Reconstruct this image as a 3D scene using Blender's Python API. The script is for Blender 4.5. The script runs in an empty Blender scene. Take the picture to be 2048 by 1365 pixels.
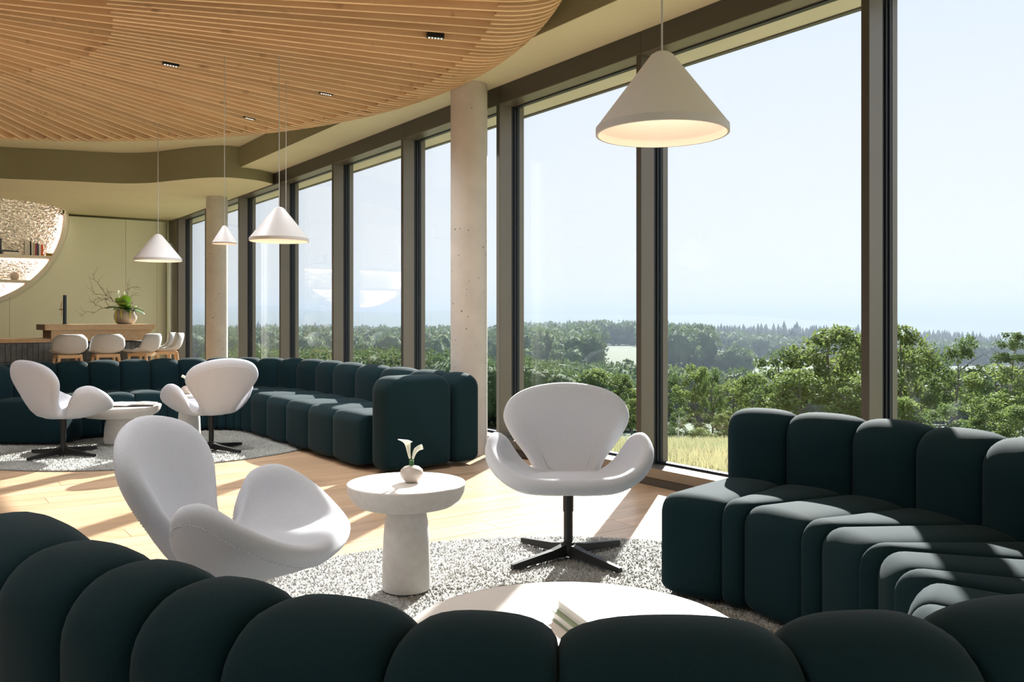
import bpy, bmesh, math, random
import numpy as np
from mathutils import Vector, Matrix, noise as mnoise
random.seed(7); rng = np.random.default_rng(7)
sc = bpy.context.scene
COL = sc.collection
PI = math.pi
# ------------------------------------------------------------------ camera
F = 1720.0; EYE = 1.10; HOR = 640.0           # focal length, eye height, horizon row of the 2048x1365 frame
cam = bpy.data.cameras.new('camera'); cam.sensor_fit = 'HORIZONTAL'; cam.sensor_width = 36.0
cam.lens = 36.0 * F / 2048.0; cam.shift_y = -(682.5 - HOR) / 2048.0
cam.clip_start = 0.05; cam.clip_end = 20000
camo = bpy.data.objects.new('camera', cam); COL.objects.link(camo)
camo.location = (0, 0, EYE); camo.rotation_euler = (PI / 2, 0, 0)
sc.camera = camo
# ------------------------------------------------------------------ sky, sun, exposure
sc.view_settings.view_transform = 'Standard'; sc.view_settings.look = 'None'
sc.view_settings.gamma = 1.0; sc.view_settings.use_curve_mapping = False
sc.view_settings.exposure = 1.0
sc.cycles.diffuse_bounces = 6; sc.cycles.max_bounces = 12; sc.cycles.transparent_max_bounces = 16
world = bpy.data.worlds.new('sky'); sc.world = world; world.use_nodes = True
wn = world.node_tree; wn.nodes.clear()
w_out = wn.nodes.new('ShaderNodeOutputWorld'); w_bg = wn.nodes.new('ShaderNodeBackground')
w_tc = wn.nodes.new('ShaderNodeTexCoord'); w_sep = wn.nodes.new('ShaderNodeSeparateXYZ'); w_rmp = wn.nodes.new('ShaderNodeValToRGB')
wn.links.new(w_tc.outputs['Generated'], w_sep.inputs[0]); wn.links.new(w_sep.outputs['Z'], w_rmp.inputs[0])
wn.links.new(w_rmp.outputs[0], w_bg.inputs[0]); wn.links.new(w_bg.outputs[0], w_out.inputs[0])
e = w_rmp.color_ramp.elements
e[0].position = 0.0; e[0].color = (0.98, 0.99, 1.0, 1)
e[1].position = 1.0; e[1].color = (0.45, 0.60, 0.95, 1)
k = e.new(0.14); k.color = (0.90, 0.93, 1.0, 1)
k = e.new(0.38); k.color = (0.77, 0.84, 1.0, 1)
w_bg.inputs[1].default_value = 0.56
SUN_EL = math.radians(29.5)
sd = Vector((-0.285 * math.cos(SUN_EL), -0.958 * math.cos(SUN_EL), -math.sin(SUN_EL)))
sun = bpy.data.lights.new('sun', 'SUN'); sun.energy = 9.0; sun.angle = math.radians(0.7); sun.color = (1.0, 0.965, 0.92)
suno = bpy.data.objects.new('sun', sun); COL.objects.link(suno)
suno.rotation_euler = sd.to_track_quat('-Z', 'Y').to_euler(); suno.location = (10, 40, 30)

# ------------------------------------------------------------------ helpers
def px(x, y, Y): return Vector(((x - 1024) / F * Y, Y, EYE + (HOR - y) / F * Y))
UV = Vector((-0.582, 0.813, 0)).normalized()         # along the window front, away from the camera
NV = Vector((-UV.y, UV.x, 0))                        # into the room
F0 = Vector((1.02, 5.56, 0))
def FP(r, t, z=0.0): return F0 + NV * r + UV * t + Vector((0, 0, z))
def tag(o, label=None, cat=None, group=None, kind=None):
    if label: o['label'] = label
    if cat: o['category'] = cat
    if group: o['group'] = group
    if kind: o['kind'] = kind
    return o
def smooth(me, ang=None):
    for p in me.polygons: p.use_smooth = True
    if ang is not None:
        try: me.set_sharp_from_angle(angle=math.radians(ang))
        except Exception: pass
def mesh(name, v, f, mat=None, sm=None):
    me = bpy.data.meshes.new(name); me.from_pydata([tuple(a) for a in v], [], f)
    if mat: me.materials.append(mat)
    if sm: smooth(me, sm)
    me.update(); return me
def link(name, me, parent=None, loc=(0, 0, 0), rz=0.0):
    o = bpy.data.objects.new(name, me); COL.objects.link(o); o.location = loc; o.rotation_euler = (0, 0, rz)
    if parent: o.parent = parent
    return o
def empty(name, loc=(0, 0, 0), rz=0.0):
    o = link(name, None, None, loc, rz); o.empty_display_size = 0.1; return o
def W(name, v, f, mat, parent=None, sm=None):
    """mesh given in world coordinates; origin at its base centre; the parent (if any) is unrotated"""
    a = np.array([tuple(p) for p in v], float)
    o = np.array([(a[:, 0].min() + a[:, 0].max()) / 2, (a[:, 1].min() + a[:, 1].max()) / 2, a[:, 2].min()])
    me = mesh(name, a - o, f, mat, sm)
    base = np.array(parent.location) if parent else np.zeros(3)
    return link(name, me, parent, tuple(o - base))
class MB:
    def __init__(s): s.v = []; s.f = []
    def add(s, v, f):
        b = len(s.v); s.v += [tuple(p) for p in v]; s.f += [tuple(i + b for i in q) for q in f]; return s
    def hexa(s, c8):          # bottom 4 ccw, top 4
        return s.add(c8, [(3, 2, 1, 0), (4, 5, 6, 7), (0, 1, 5, 4), (1, 2, 6, 5), (2, 3, 7, 6), (3, 0, 4, 7)])
    def box(s, x0, x1, y0, y1, z0, z1):
        return s.hexa([(x0, y0, z0), (x1, y0, z0), (x1, y1, z0), (x0, y1, z0), (x0, y0, z1), (x1, y0, z1), (x1, y1, z1), (x0, y1, z1)])
    def fbox(s, r0, r1, t0, t1, z0, z1):      # box in window-front coordinates
        return s.hexa([FP(r0, t0, z0), FP(r1, t0, z0), FP(r1, t1, z0), FP(r0, t1, z0), FP(r0, t0, z1), FP(r1, t0, z1), FP(r1, t1, z1), FP(r0, t1, z1)])
    def prism(s, poly, z0, z1):
        n = len(poly); v = [(p[0], p[1], z0) for p in poly] + [(p[0], p[1], z1) for p in poly]
        return s.add(v, [tuple(range(n - 1, -1, -1)), tuple(range(n, 2 * n))] + [(i, (i + 1) % n, n + (i + 1) % n, n + i) for i in range(n)])
    def lathe(s, prof, n=32, c=(0, 0, 0)):    # prof: (radius, z) from bottom to top
        v = []; f = []; m = len(prof)
        for i in range(n):
            a = 2 * PI * i / n
            for (r, z) in prof: v.append((c[0] + r * math.cos(a), c[1] + r * math.sin(a), c[2] + z))
        for i in range(n):
            j = (i + 1) % n
            for q in range(m - 1): f.append((i * m + q, j * m + q, j * m + q + 1, i * m + q + 1))
        return s.add(v, f)
    def tube(s, pts, rad, n=8, cap=True):
        pts = [Vector(p) for p in pts]; m = len(pts); v = []; f = []
        rads = rad if hasattr(rad, '__len__') else [rad] * m
        d0 = (pts[1] - pts[0]).normalized(); up = Vector((0, 0, 1)) if abs(d0.z) < .9 else Vector((1, 0, 0))
        a = d0.cross(up).normalized()
        for i in range(m):
            d = (pts[min(i + 1, m - 1)] - pts[max(i - 1, 0)]).normalized()
            a = (a - d * a.dot(d)).normalized(); b = d.cross(a)
            for k_ in range(n):
                w = 2 * PI * k_ / n; v.append(pts[i] + (a * math.cos(w) + b * math.sin(w)) * rads[i])
        for i in range(m - 1):
            for k_ in range(n):
                l = (k_ + 1) % n; f.append((i * n + k_, i * n + l, (i + 1) * n + l, (i + 1) * n + k_))
        if cap: f += [tuple(range(n - 1, -1, -1)), tuple((m - 1) * n + q for q in range(n))]
        return s.add(v, f)
    def obj(s, name, mat, parent=None, loc=(0, 0, 0), sm=None): return link(name, mesh(name, s.v, s.f, mat, sm), parent, loc)
    def w(s, name, mat, parent=None, sm=None): return W(name, s.v, s.f, mat, parent, sm)
def bevel_mesh(me, width, seg=2):
    bm = bmesh.new(); bm.from_mesh(me)
    bmesh.ops.bevel(bm, geom=list(bm.edges), offset=width, segments=seg, affect='EDGES', profile=0.5)
    bm.to_mesh(me); bm.free(); return me
def copy_tree(o, parent=None):
    c = o.copy(); COL.objects.link(c); c.parent = parent
    for ch in list(o.children): copy_tree(ch, c)
    return c
def catmull(p, n, closed=False):
    out = []; m = len(p); P = [np.array(q, float) for q in p]
    g = (lambda i: P[i % m]) if closed else (lambda i: P[min(max(i, 0), m - 1)])
    for i in range(m if closed else m - 1):
        a, b, c, d = g(i - 1), g(i), g(i + 1), g(i + 2)
        for q in range(n):
            u = q / n
            out.append(0.5 * ((2 * b) + (c - a) * u + (2 * a - 5 * b + 4 * c - d) * u * u + (3 * b - a - 3 * c + d) * u ** 3))
    if not closed: out.append(P[-1])
    return out

# ------------------------------------------------------------------ materials
def mat(name, col, rough=0.6, metal=0.0, var=0.0, vscale=8.0, bump=0.0, bscale=40.0, col2=None, coords='Object', stretch=(1, 1, 1),
        emit=None, estr=0.0, sheen=0.0, spec=0.5, rnd=0.0, detail=4.0, transl=0.0, coat=0.0):
    m = bpy.data.materials.new(name); m.use_nodes = True; nt = m.node_tree; b = nt.nodes['Principled BSDF']; N = nt.nodes.new; L = nt.links.new
    b.inputs['Roughness'].default_value = rough; b.inputs['Metallic'].default_value = metal
    b.inputs['Specular IOR Level'].default_value = spec
    if sheen: b.inputs['Sheen Weight'].default_value = sheen; b.inputs['Sheen Roughness'].default_value = 0.4
    if coat: b.inputs['Coat Weight'].default_value = coat
    c = (*col, 1); b.inputs['Base Color'].default_value = c
    if var or bump or rnd:
        tc = N('ShaderNodeTexCoord'); mp = N('ShaderNodeMapping'); mp.inputs['Scale'].default_value = stretch
        L(tc.outputs[coords], mp.inputs['Vector'])
        oi = N('ShaderNodeObjectInfo'); ml = N('ShaderNodeMath'); ml.operation = 'MULTIPLY'; ml.inputs[1].default_value = 57.0
        L(oi.outputs['Random'], ml.inputs[0]); L(ml.outputs[0], mp.inputs['Location'])
    last = None
    if var:
        nz = N('ShaderNodeTexNoise'); nz.inputs['Scale'].default_value = vscale; nz.inputs['Detail'].default_value = detail
        L(mp.outputs[0], nz.inputs['Vector'])
        mx = N('ShaderNodeMix'); mx.data_type = 'RGBA'
        c2 = col2 or tuple(x * (1 - var) for x in col); c1 = col if col2 else tuple(min(1, x * (1 + var)) for x in col)
        mx.inputs[6].default_value = (*c1, 1); mx.inputs[7].default_value = (*c2, 1)
        rp = N('ShaderNodeMapRange'); rp.inputs[1].default_value = 0.3; rp.inputs[2].default_value = 0.7
        L(nz.outputs[0], rp.inputs[0]); L(rp.outputs[0], mx.inputs[0]); last = mx.outputs[2]
    if rnd:
        hs = N('ShaderNodeHueSaturation'); mr = N('ShaderNodeMapRange'); mr.inputs[3].default_value = 1 - rnd; mr.inputs[4].default_value = 1 + rnd
        L(oi.outputs['Random'], mr.inputs[0]); L(mr.outputs[0], hs.inputs['Value'])
        if last: L(last, hs.inputs['Color'])
        else: hs.inputs['Color'].default_value = c
        last = hs.outputs[0]
    if last: L(last, b.inputs['Base Color'])
    if bump:
        nb = N('ShaderNodeTexNoise'); nb.inputs['Scale'].default_value = bscale; nb.inputs['Detail'].default_value = 3
        L(mp.outputs[0], nb.inputs['Vector']); bp = N('ShaderNodeBump'); bp.inputs['Strength'].default_value = bump; bp.inputs['Distance'].default_value = 0.01
        L(nb.outputs[0], bp.inputs['Height']); L(bp.outputs[0], b.inputs['Normal'])
    if emit: b.inputs['Emission Color'].default_value = (*emit, 1); b.inputs['Emission Strength'].default_value = estr
    if transl:
        tr = N('ShaderNodeBsdfTranslucent'); ms = N('ShaderNodeMixShader'); ms.inputs[0].default_value = transl
        if last: L(last, tr.inputs[0])
        else: tr.inputs[0].default_value = c
        L(b.outputs[0], ms.inputs[1]); L(tr.outputs[0], ms.inputs[2]); L(ms.outputs[0], nt.nodes['Material Output'].inputs[0])
    return m
def wood(name, c1, c2, dark, scale=(1, 1, 1), rough=0.5, rnd=0.08, knots=0.5, kscale=2.2, bump=0.05, ks=(1.0, 3.0, 3.0)):
    """grain runs along local x"""
    m = bpy.data.materials.new(name); m.use_nodes = True; nt = m.node_tree; b = nt.nodes['Principled BSDF']; N = nt.nodes.new; L = nt.links.new
    b.inputs['Roughness'].default_value = rough
    tc = N('ShaderNodeTexCoord'); oi = N('ShaderNodeObjectInfo'); ml = N('ShaderNodeMath'); ml.operation = 'MULTIPLY'; ml.inputs[1].default_value = 91.0
    L(oi.outputs['Random'], ml.inputs[0]); ad = N('ShaderNodeVectorMath'); ad.operation = 'ADD'
    L(tc.outputs['Object'], ad.inputs[0]); L(ml.outputs[0], ad.inputs[1])
    mp = N('ShaderNodeMapping'); mp.inputs['Scale'].default_value = scale; L(ad.outputs[0], mp.inputs[0])
    g = N('ShaderNodeTexNoise'); g.inputs['Scale'].default_value = 1.0; g.inputs['Detail'].default_value = 6; g.inputs['Distortion'].default_value = 0.6
    L(mp.outputs[0], g.inputs['Vector'])
    rp = N('ShaderNodeValToRGB'); rp.color_ramp.elements[0].position = 0.32; rp.color_ramp.elements[1].position = 0.68
    rp.color_ramp.elements[0].color = (*c2, 1); rp.color_ramp.elements[1].color = (*c1, 1); L(g.outputs[0], rp.inputs[0])
    mp2 = N('ShaderNodeMapping'); mp2.inputs['Scale'].default_value = ks; L(ad.outputs[0], mp2.inputs[0])
    kn = N('ShaderNodeTexNoise'); kn.inputs['Scale'].default_value = kscale; kn.inputs['Detail'].default_value = 2; L(mp2.outputs[0], kn.inputs['Vector'])
    kr = N('ShaderNodeMapRange'); kr.inputs[1].default_value = 0.66; kr.inputs[2].default_value = 0.78; kr.inputs[4].default_value = knots; L(kn.outputs[0], kr.inputs[0])
    mx = N('ShaderNodeMix'); mx.data_type = 'RGBA'; mx.inputs[7].default_value = (*dark, 1); L(kr.outputs[0], mx.inputs[0]); L(rp.outputs[0], mx.inputs[6])
    hs = N('ShaderNodeHueSaturation'); mr = N('ShaderNodeMapRange'); mr.inputs[3].default_value = 1 - rnd; mr.inputs[4].default_value = 1 + rnd
    L(oi.outputs['Random'], mr.inputs[0]); L(mr.outputs[0], hs.inputs['Value']); L(mx.outputs[2], hs.inputs['Color']); L(hs.outputs[0], b.inputs['Base Color'])
    bp = N('ShaderNodeBump'); bp.inputs['Strength'].default_value = bump; bp.inputs['Distance'].default_value = 0.004; L(g.outputs[0], bp.inputs['Height']); L(bp.outputs[0], b.inputs['Normal'])
    return m
M = {}
M['green'] = mat('sage_green_paint', (0.68, 0.65, 0.455), 0.75, var=0.03, vscale=1.5, bump=0.03, bscale=300)
M['wallgreen'] = mat('sage_green_wall_paint', (0.72, 0.74, 0.565), 0.7, var=0.03, vscale=1.2, bump=0.03, bscale=300)
M['white'] = mat('white_plaster', (.82, .81, .78), .8, var=.02, vscale=2)
M['olive'] = mat('dark_olive_paint', (0.27, 0.25, 0.145), 0.75, var=0.03, vscale=2)
M['bronze'] = mat('bronze_metal', (0.21, 0.185, 0.155), 0.38, 0.55, var=0.03, vscale=3)
M['bronze_dark'] = mat('dark_bronze_metal', (0.085, 0.079, 0.070), 0.42, 0.4)
M['gasket'] = mat('black_rubber', (0.012, 0.016, 0.024), 0.45)
M['concrete'] = mat('pale_concrete', (0.60, 0.555, 0.50), 0.8, var=0.07, vscale=5, bump=0.15, bscale=60)
M['soffit'] = mat('cream_render', (0.72, 0.66, 0.52), 0.85, var=0.03, vscale=4)
M['teal'] = mat('dark_teal_wool', (0.0060, 0.0225, 0.029), 0.85, var=0.10, vscale=260, bump=0.10, bscale=700, sheen=0.05, spec=0.12, detail=2)
M['seam'] = mat('dark_seam', (0.006, 0.016, 0.02), 0.9)
M['fabric'] = mat('pale_grey_wool', (0.57, 0.585, 0.635), 0.9, var=0.085, vscale=320, bump=0.10, bscale=500, sheen=0.15, spec=0.2, stretch=(1, 1, 1.6))
M['stitch'] = mat('light_grey_thread', (0.60, 0.62, 0.66), 0.9)
M['iron'] = mat('black_powder_coat', (0.016, 0.016, 0.016), 0.45, 0.3)
M['stone'] = mat('white_cast_stone', (0.66, 0.62, 0.585), 0.75, var=0.05, vscale=30, bump=0.06, bscale=120)
M['stonetop'] = mat('white_table_top', (0.74, 0.69, 0.66), 0.55)
M['lamp'] = mat('white_lacquer', (0.72, 0.715, 0.72), 0.5)
M['lampin'] = mat('white_lamp_inside', (0.80, 0.72, 0.66), 0.6)
M['glow'] = mat('warm_diffuser', (0.9, 0.8, 0.7), 0.5, emit=(1.0, 0.72, 0.5), estr=0.5)
M['cord'] = mat('pale_grey_cable', (0.50, 0.50, 0.48), 0.5)
M['ceramic'] = mat('beige_ceramic', (0.52, 0.45, 0.40), 0.35, var=0.03, vscale=12)
M['petal'] = mat('white_petal', (0.85, 0.84, 0.74), 0.5, transl=0.3)
M['stem'] = mat('green_stem', (0.16, 0.30, 0.05), 0.5, transl=0.2)
M['leaf'] = mat('fresh_green_leaf', (0.30, 0.50, 0.06), 0.45, transl=0.3)
M['leafdark'] = mat('deep_green_leaf', (0.05, 0.16, 0.05), 0.45, transl=0.2)
M['catkin'] = mat('yellow_catkin', (0.50, 0.50, 0.10), 0.8)
M['twig'] = mat('brown_twig', (0.16, 0.09, 0.06), 0.8)
M['pot'] = mat('weathered_grey_clay', (0.42, 0.38, 0.34), 0.85, var=0.25, vscale=9, bump=0.2, bscale=40)
M['tile'] = mat('grey_glazed_tile', (0.10, 0.105, 0.108), 0.22, var=0.3, vscale=7, rnd=0.25)
M['grout'] = mat('grey_grout', (0.10, 0.10, 0.10), 0.9)
M['stool'] = mat('light_grey_upholstery', (0.50, 0.51, 0.53), 0.85, var=0.05, vscale=200, sheen=0.1)
M['rug'] = mat('grey_carpet_backing', (0.22, 0.22, 0.21), 0.95)
M['pile'] = mat('grey_wool_pile', (0.38, 0.375, 0.36), 0.95, var=0.45, vscale=220, detail=1)
M['pile2'] = mat('grey_green_wool_pile', (0.33, 0.335, 0.31), 0.95, var=0.4, vscale=160, detail=1)
M['paper'] = mat('white_paper', (0.80, 0.78, 0.74), 0.7)
M['pagedark'] = mat('printed_page', (0.10, 0.10, 0.11), 0.5, var=0.6, vscale=14, col2=(0.45, 0.42, 0.40))
M['black'] = mat('black_plastic', (0.01, 0.01, 0.012), 0.4)
M['tapmetal'] = mat('gunmetal_tap', (0.05, 0.055, 0.065), 0.2, 0.8)
M['copper'] = mat('rose_copper', (0.75, 0.42, 0.30), 0.35, 0.5)
M['ring'] = mat('pale_stone_ring', (0.66, 0.62, 0.52), 0.6)
M['led'] = mat('warm_led', (1, 0.8, 0.6), 0.5, emit=(1.0, 0.88, 0.74), estr=5.5)
M['spotled'] = mat('spot_led', (1, 1, 0.95), 0.5, emit=(1.0, 0.95, 0.85), estr=0.7)
M['slat'] = wood('oak_slat', (0.84, 0.62, 0.38), (0.73, 0.50, 0.285), (0.30, 0.17, 0.08), (1.4, 16, 16), 0.55, 0.10, 0.75, 2.6, ks=(2.4, 3.0, 1.5))
M['plank'] = wood('oak_floor_plank', (0.61, 0.43, 0.28), (0.49, 0.32, 0.19), (0.15, 0.07, 0.03), (1.2, 18, 18), 0.30, 0.10, 0.75, 1.6, ks=(1.0, 7.0, 3.0))
M['oak'] = wood('pale_oak', (0.66, 0.46, 0.27), (0.57, 0.37, 0.20), (0.3, 0.17, 0.08), (2, 26, 26), 0.5, 0.05, 0.3, 2.0)
M['endgrain'] = mat('oak_end_grain', (0.14, 0.08, 0.045), 0.8, var=0.2, vscale=40)
M['trunk'] = mat('grey_bark', (0.16, 0.14, 0.12), 0.9, var=0.2, vscale=12)
M['whitebark'] = mat('white_bark', (0.7, 0.7, 0.68), 0.9)
# silver hammered back of the niche
def hammered():
    m = mat('hammered_silver', (0.90, 0.90, 0.90), 0.2, 0.9); nt = m.node_tree; N = nt.nodes.new; L = nt.links.new; b = nt.nodes['Principled BSDF']
    tc = N('ShaderNodeTexCoord'); mp = N('ShaderNodeMapping'); mp.inputs['Scale'].default_value = (1.0, 1.0, 1.7); L(tc.outputs['Object'], mp.inputs[0])
    n = N('ShaderNodeTexNoise'); n.inputs['Scale'].default_value = 19; n.inputs['Detail'].default_value = 1.0; n.inputs['Distortion'].default_value = 0.8
    L(mp.outputs[0], n.inputs['Vector']); bp = N('ShaderNodeBump'); bp.inputs['Strength'].default_value = 1.0; bp.inputs['Distance'].default_value = 0.05
    L(n.outputs[0], bp.inputs['Height']); L(bp.outputs[0], b.inputs['Normal']); return m
M['silver'] = hammered()
def glassmat():
    m = bpy.data.materials.new('window_glass'); m.use_nodes = True; nt = m.node_tree; nt.nodes.clear(); N = nt.nodes.new; L = nt.links.new
    o = N('ShaderNodeOutputMaterial'); tr = N('ShaderNodeBsdfTransparent'); gl = N('ShaderNodeBsdfGlossy'); mx = N('ShaderNodeMixShader'); fr = N('ShaderNodeFresnel')
    tr.inputs[0].default_value = (0.965, 0.985, 0.98, 1); gl.inputs['Roughness'].default_value = 0.0; fr.inputs[0].default_value = 1.45
    ge = N('ShaderNodeNewGeometry'); mr = N('ShaderNodeMapRange'); mr.inputs[3].default_value = 1.34; mr.inputs[4].default_value = 1 / 1.34   # same reflectance from both sides of each face
    L(ge.outputs['Backfacing'], mr.inputs[0]); L(mr.outputs[0], fr.inputs[0])
    L(fr.outputs[0], mx.inputs[0]); L(tr.outputs[0], mx.inputs[1]); L(gl.outputs[0], mx.inputs[2]); L(mx.outputs[0], o.inputs[0]); return m
M['glass'] = glassmat()
def S(o, label, cat): return tag(o, label, cat, None, 'structure')

# ================================================================== the room
TB, RL, TR = 12.30, 10.5, -8.0          # back wall, left wall and added rear glazing positions
ZU, ZP, ZL = 3.30, 3.04, 2.90           # upper ceiling, ceiling strip at the windows, low ceiling over the bar
floor = S(MB().fbox(-0.24, RL, TR, TB + .7, -0.25, -0.014).w('floor', M['oak']), 'oak plank floor running through the whole lounge', 'floor')
# planks run away from the windows
PW, PL = 0.19, 2.1
pm = MB().box(-PL / 2 + .0012, PL / 2 - .0012, -PW / 2 + .0012, PW / 2 - .0012, 0, 0.014)
plank_me = bevel_mesh(mesh('plank', pm.v, pm.f, M['plank']), 0.0012, 1)
ang = math.atan2(NV.y, NV.x)
cands = []
for i in range(int((TB - TR) / PW)):
    t = TR + (i + .5) * PW; off = random.random() * PL
    rr = -off
    while rr < RL:
        a, b = max(rr, 0.0), min(rr + PL, RL)
        if b - a > .12:
            c = FP((a + b) / 2, t, -0.014); d = max(c.y, .4); x = 1024 + F * c.x / d; y = HOR + F * (EYE - .0) / d
            seen = c.y > 2.2 and -200 < x < 2250 and y < 1365 and c.y < 9.5
            cands.append((seen, c.length, c, (b - a) / PL))
        rr += PL
cands.sort(key=lambda q: (not q[0], q[1]))
rest = MB()
for n, (seen, _, c, sx) in enumerate(cands):
    if seen and n < 290:
        o = link('plank', plank_me, floor, tuple(c - floor.location), ang); o.scale = (sx, 1, 1)
    else:
        cs, sn = math.cos(ang), math.sin(ang)
        h = PL * sx / 2 - .0012; w = PW / 2 - .0012
        q = [(c.x + x * cs - y * sn, c.y + x * sn + y * cs) for x, y in ((-h, -w), (h, -w), (h, w), (-h, w))]
        rest.prism(q, -0.014, 0.0)
tag(rest.w('plank', M['plank'], floor), kind='stuff')

S(MB().fbox(-0.12, RL, TR, TB + .7, ZU, ZU + .12).w('ceiling', M['green']), 'flat sage green upper ceiling above the slatted wood disc', 'ceiling')
S(MB().fbox(-0.12, 0.51, TR, 7.35, ZP, ZU - .001).w('ceiling_window_strip', M['green']), 'lowered sage green ceiling strip along the window front', 'ceiling')
S(MB().fbox(0.511, 0.519, TR, 7.1, ZP - .002, ZU - .001).w('trim_1', M['olive']), 'dark olive upright edge of the ceiling strip', 'ceiling edge')
S(MB().fbox(-0.54, RL + .2, TR - .3, TB + .9, ZU + .12, ZU + .35).w('roof_slab', M['concrete']), 'flat roof slab over the lounge', 'roof')
S(MB().fbox(-0.50, -0.125, TR, TB + .9, 2.925, ZU + .12).w('roof_overhang', M['soffit']), 'cream underside of the roof overhang outside the windows', 'overhang')
S(MB().fbox(-0.54, -0.501, TR, TB + .9, 2.915, ZU + .12).w('trim_2', M['bronze_dark']), 'dark metal edge of the roof overhang', 'fascia')
# low ceiling over the bar: wavy edge towards the room, half round opening above the niche
wave_px = [(-60, 351), (0, 357), (75, 360), (150, 363), (200, 365.5), (250, 367), (300, 366), (350, 361), (400, 356.5), (450, 355), (500, 359), (530, 364), (556, 372)]
wave = []
for x, y in wave_px:
    p = px(x, y, F * (ZL - EYE) / (HOR - y)); d = p - F0; wave.append((d.dot(NV), d.dot(UV)))
wave = [(RL, 9.3), (7.5, 9.35), (5.2, 9.15)] + wave + [(-0.02, 7.42)]
wv = catmull(wave, 8)
NC, NR = 3.32, 1.57                      # niche circle centre (r) and radius
notch = [(NC + NR * math.cos(a), TB - NR * math.sin(a)) for a in np.linspace(PI, 0, 33)]   # from low r to high r
poly = [tuple(q) for q in wv] + [(0.004, TB + .06)] + [(NC - NR, TB + .06)] + notch + [(NC + NR, TB + .06), (RL, TB + .06)]
P2 = [FP(max(r, .004), t) for r, t in poly]
low = MB().prism([(p.x, p.y) for p in P2], ZL, ZU - .002)
S(low.w('ceiling_over_bar', M['green']), 'low sage green ceiling over the bar with a wavy front edge', 'ceiling')
fas = MB(); v = []
for r, t in wv:
    for dt, z in ((-.001, ZL - .001), (-.009, ZL - .001), (-.009, ZU - .003), (-.001, ZU - .003)): v.append(FP(max(r, .0), t + dt, z))
n = len(wv)
fas.add(v, [(i * 4 + a, i * 4 + (a + 1) % 4, (i + 1) * 4 + (a + 1) % 4, (i + 1) * 4 + a) for i in range(n - 1) for a in range(4)])
S(fas.w('trim_3', M['olive'], None, 60), 'wavy dark olive edge of the low ceiling over the bar', 'ceiling edge')

# ------------------------------------------------------------------ window front
PITCH = 1.665; MW = 0.045
def bay(k, t0, t1, last=False, tf=FP, end=False):
    root = empty('window_%d' % k, tuple(tf(-.1, t0, 0)))
    root['kind'] = 'structure'; root['category'] = 'window'
    def fb(r0, r1, a, b, z0, z1):
        return MB().hexa([tf(r0, a, z0), tf(r1, a, z0), tf(r1, b, z0), tf(r0, b, z0), tf(r0, a, z1), tf(r1, a, z1), tf(r1, b, z1), tf(r0, b, z1)])
    tm = [t0] + ([t1] if last else [])
    for t in tm:
        m = fb(-.12, -.001, t - MW, t, 0.1, 2.9).w('mullion', M['bronze'], root)
        fb(-.0005, .0025, t - MW, t, .125, 2.888).w('front_strip', M['bronze_dark'], root)
        g = MB()
        for q, (ra, rb, ex) in enumerate(((-.145, -.12, -.006), (-.168, -.148, .002), (-.192, -.171, .010))):
            g.add(fb(ra, rb, t - MW - ex, t + ex, .1, 2.885).v, fb(ra, rb, t, t, 0, 1).f)
        g.w('gasket', M['gasket'], root)
        fb(-.24, -.193, t - MW - .012, t + .012, .06, 2.92).w('outer_cap', M['bronze'], root)
    ta, tb = t0 + .0015, t1 - .0015
    fb(-.12, 0, t0 - MW + .0015, t1 - MW - .0015, 2.894, ZP - .001).w('head_beam', M['bronze_dark'], root)
    fb(-.148, -.003, t0, t1 - MW, 2.886, 2.8935).w('head_frame', M['bronze'], root)
    fb(-.192, -.150, t0, t1 - MW, 2.878, 2.922).w('head_gasket', M['gasket'], root)
    fb(-.2, .0, t0 - MW + .001, t1 - MW - .001, 0.0, .052).w('sill_base', M['bronze_dark'], root)
    fb(-.24, .010, t0 - MW + .001, t1 - MW - .001, .057, .12).w('sill', M['bronze'], root)
    fb(-.192, -.15, t0, t1 - MW, .12, .136).w('sill_gasket', M['gasket'], root)
    fb(-.186, -.162, t0 + .004, t1 - MW - .004, .125, 2.885).w('pane', M['glass'], root)
    return root
MUL = [0.307 + PITCH * (n - 1) for n in range(-4, 9)]     # positions of the posts
for i in range(len(MUL) - 1):
    t0, t1 = MUL[i], MUL[i + 1]
    n = i - 4                       # number of the post in the photograph, 1 = behind the lamp
    lab = {0: 'large floor to ceiling window behind the right curved sofa', 1: 'large floor to ceiling window behind the pale swivel chair facing us', 2: 'floor to ceiling window right behind the near concrete column',
           3: 'floor to ceiling window left of the near concrete column', 4: 'floor to ceiling window behind the middle of the far teal sofa', 5: 'floor to ceiling window right of the big far pendant lamp',
           6: 'floor to ceiling window behind the big far pendant lamp', 7: 'floor to ceiling window between far concrete column and bar end wall'}
    b = bay(i + 1, t0, t1, i == len(MUL) - 2)
    b['label'] = lab.get(n, 'floor to ceiling window at the right edge of the view' if n == -1 else 'floor to ceiling window beyond the right edge of the view')
    if n < -1: b['group'] = 'windows beyond the view'
S(MB().fbox(-.24, .02, MUL[-1] + .001, TB + .2, 0, 2.955).w('trim_4', M['bronze']), 'bronze end post between last window and green wall', 'post')
S(MB().fbox(-.24, 0.0, TR, MUL[0] - MW, 0, 2.955).w('wall_right', M['white']), 'white wall piece beyond the windows behind the camera', 'wall')

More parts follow.
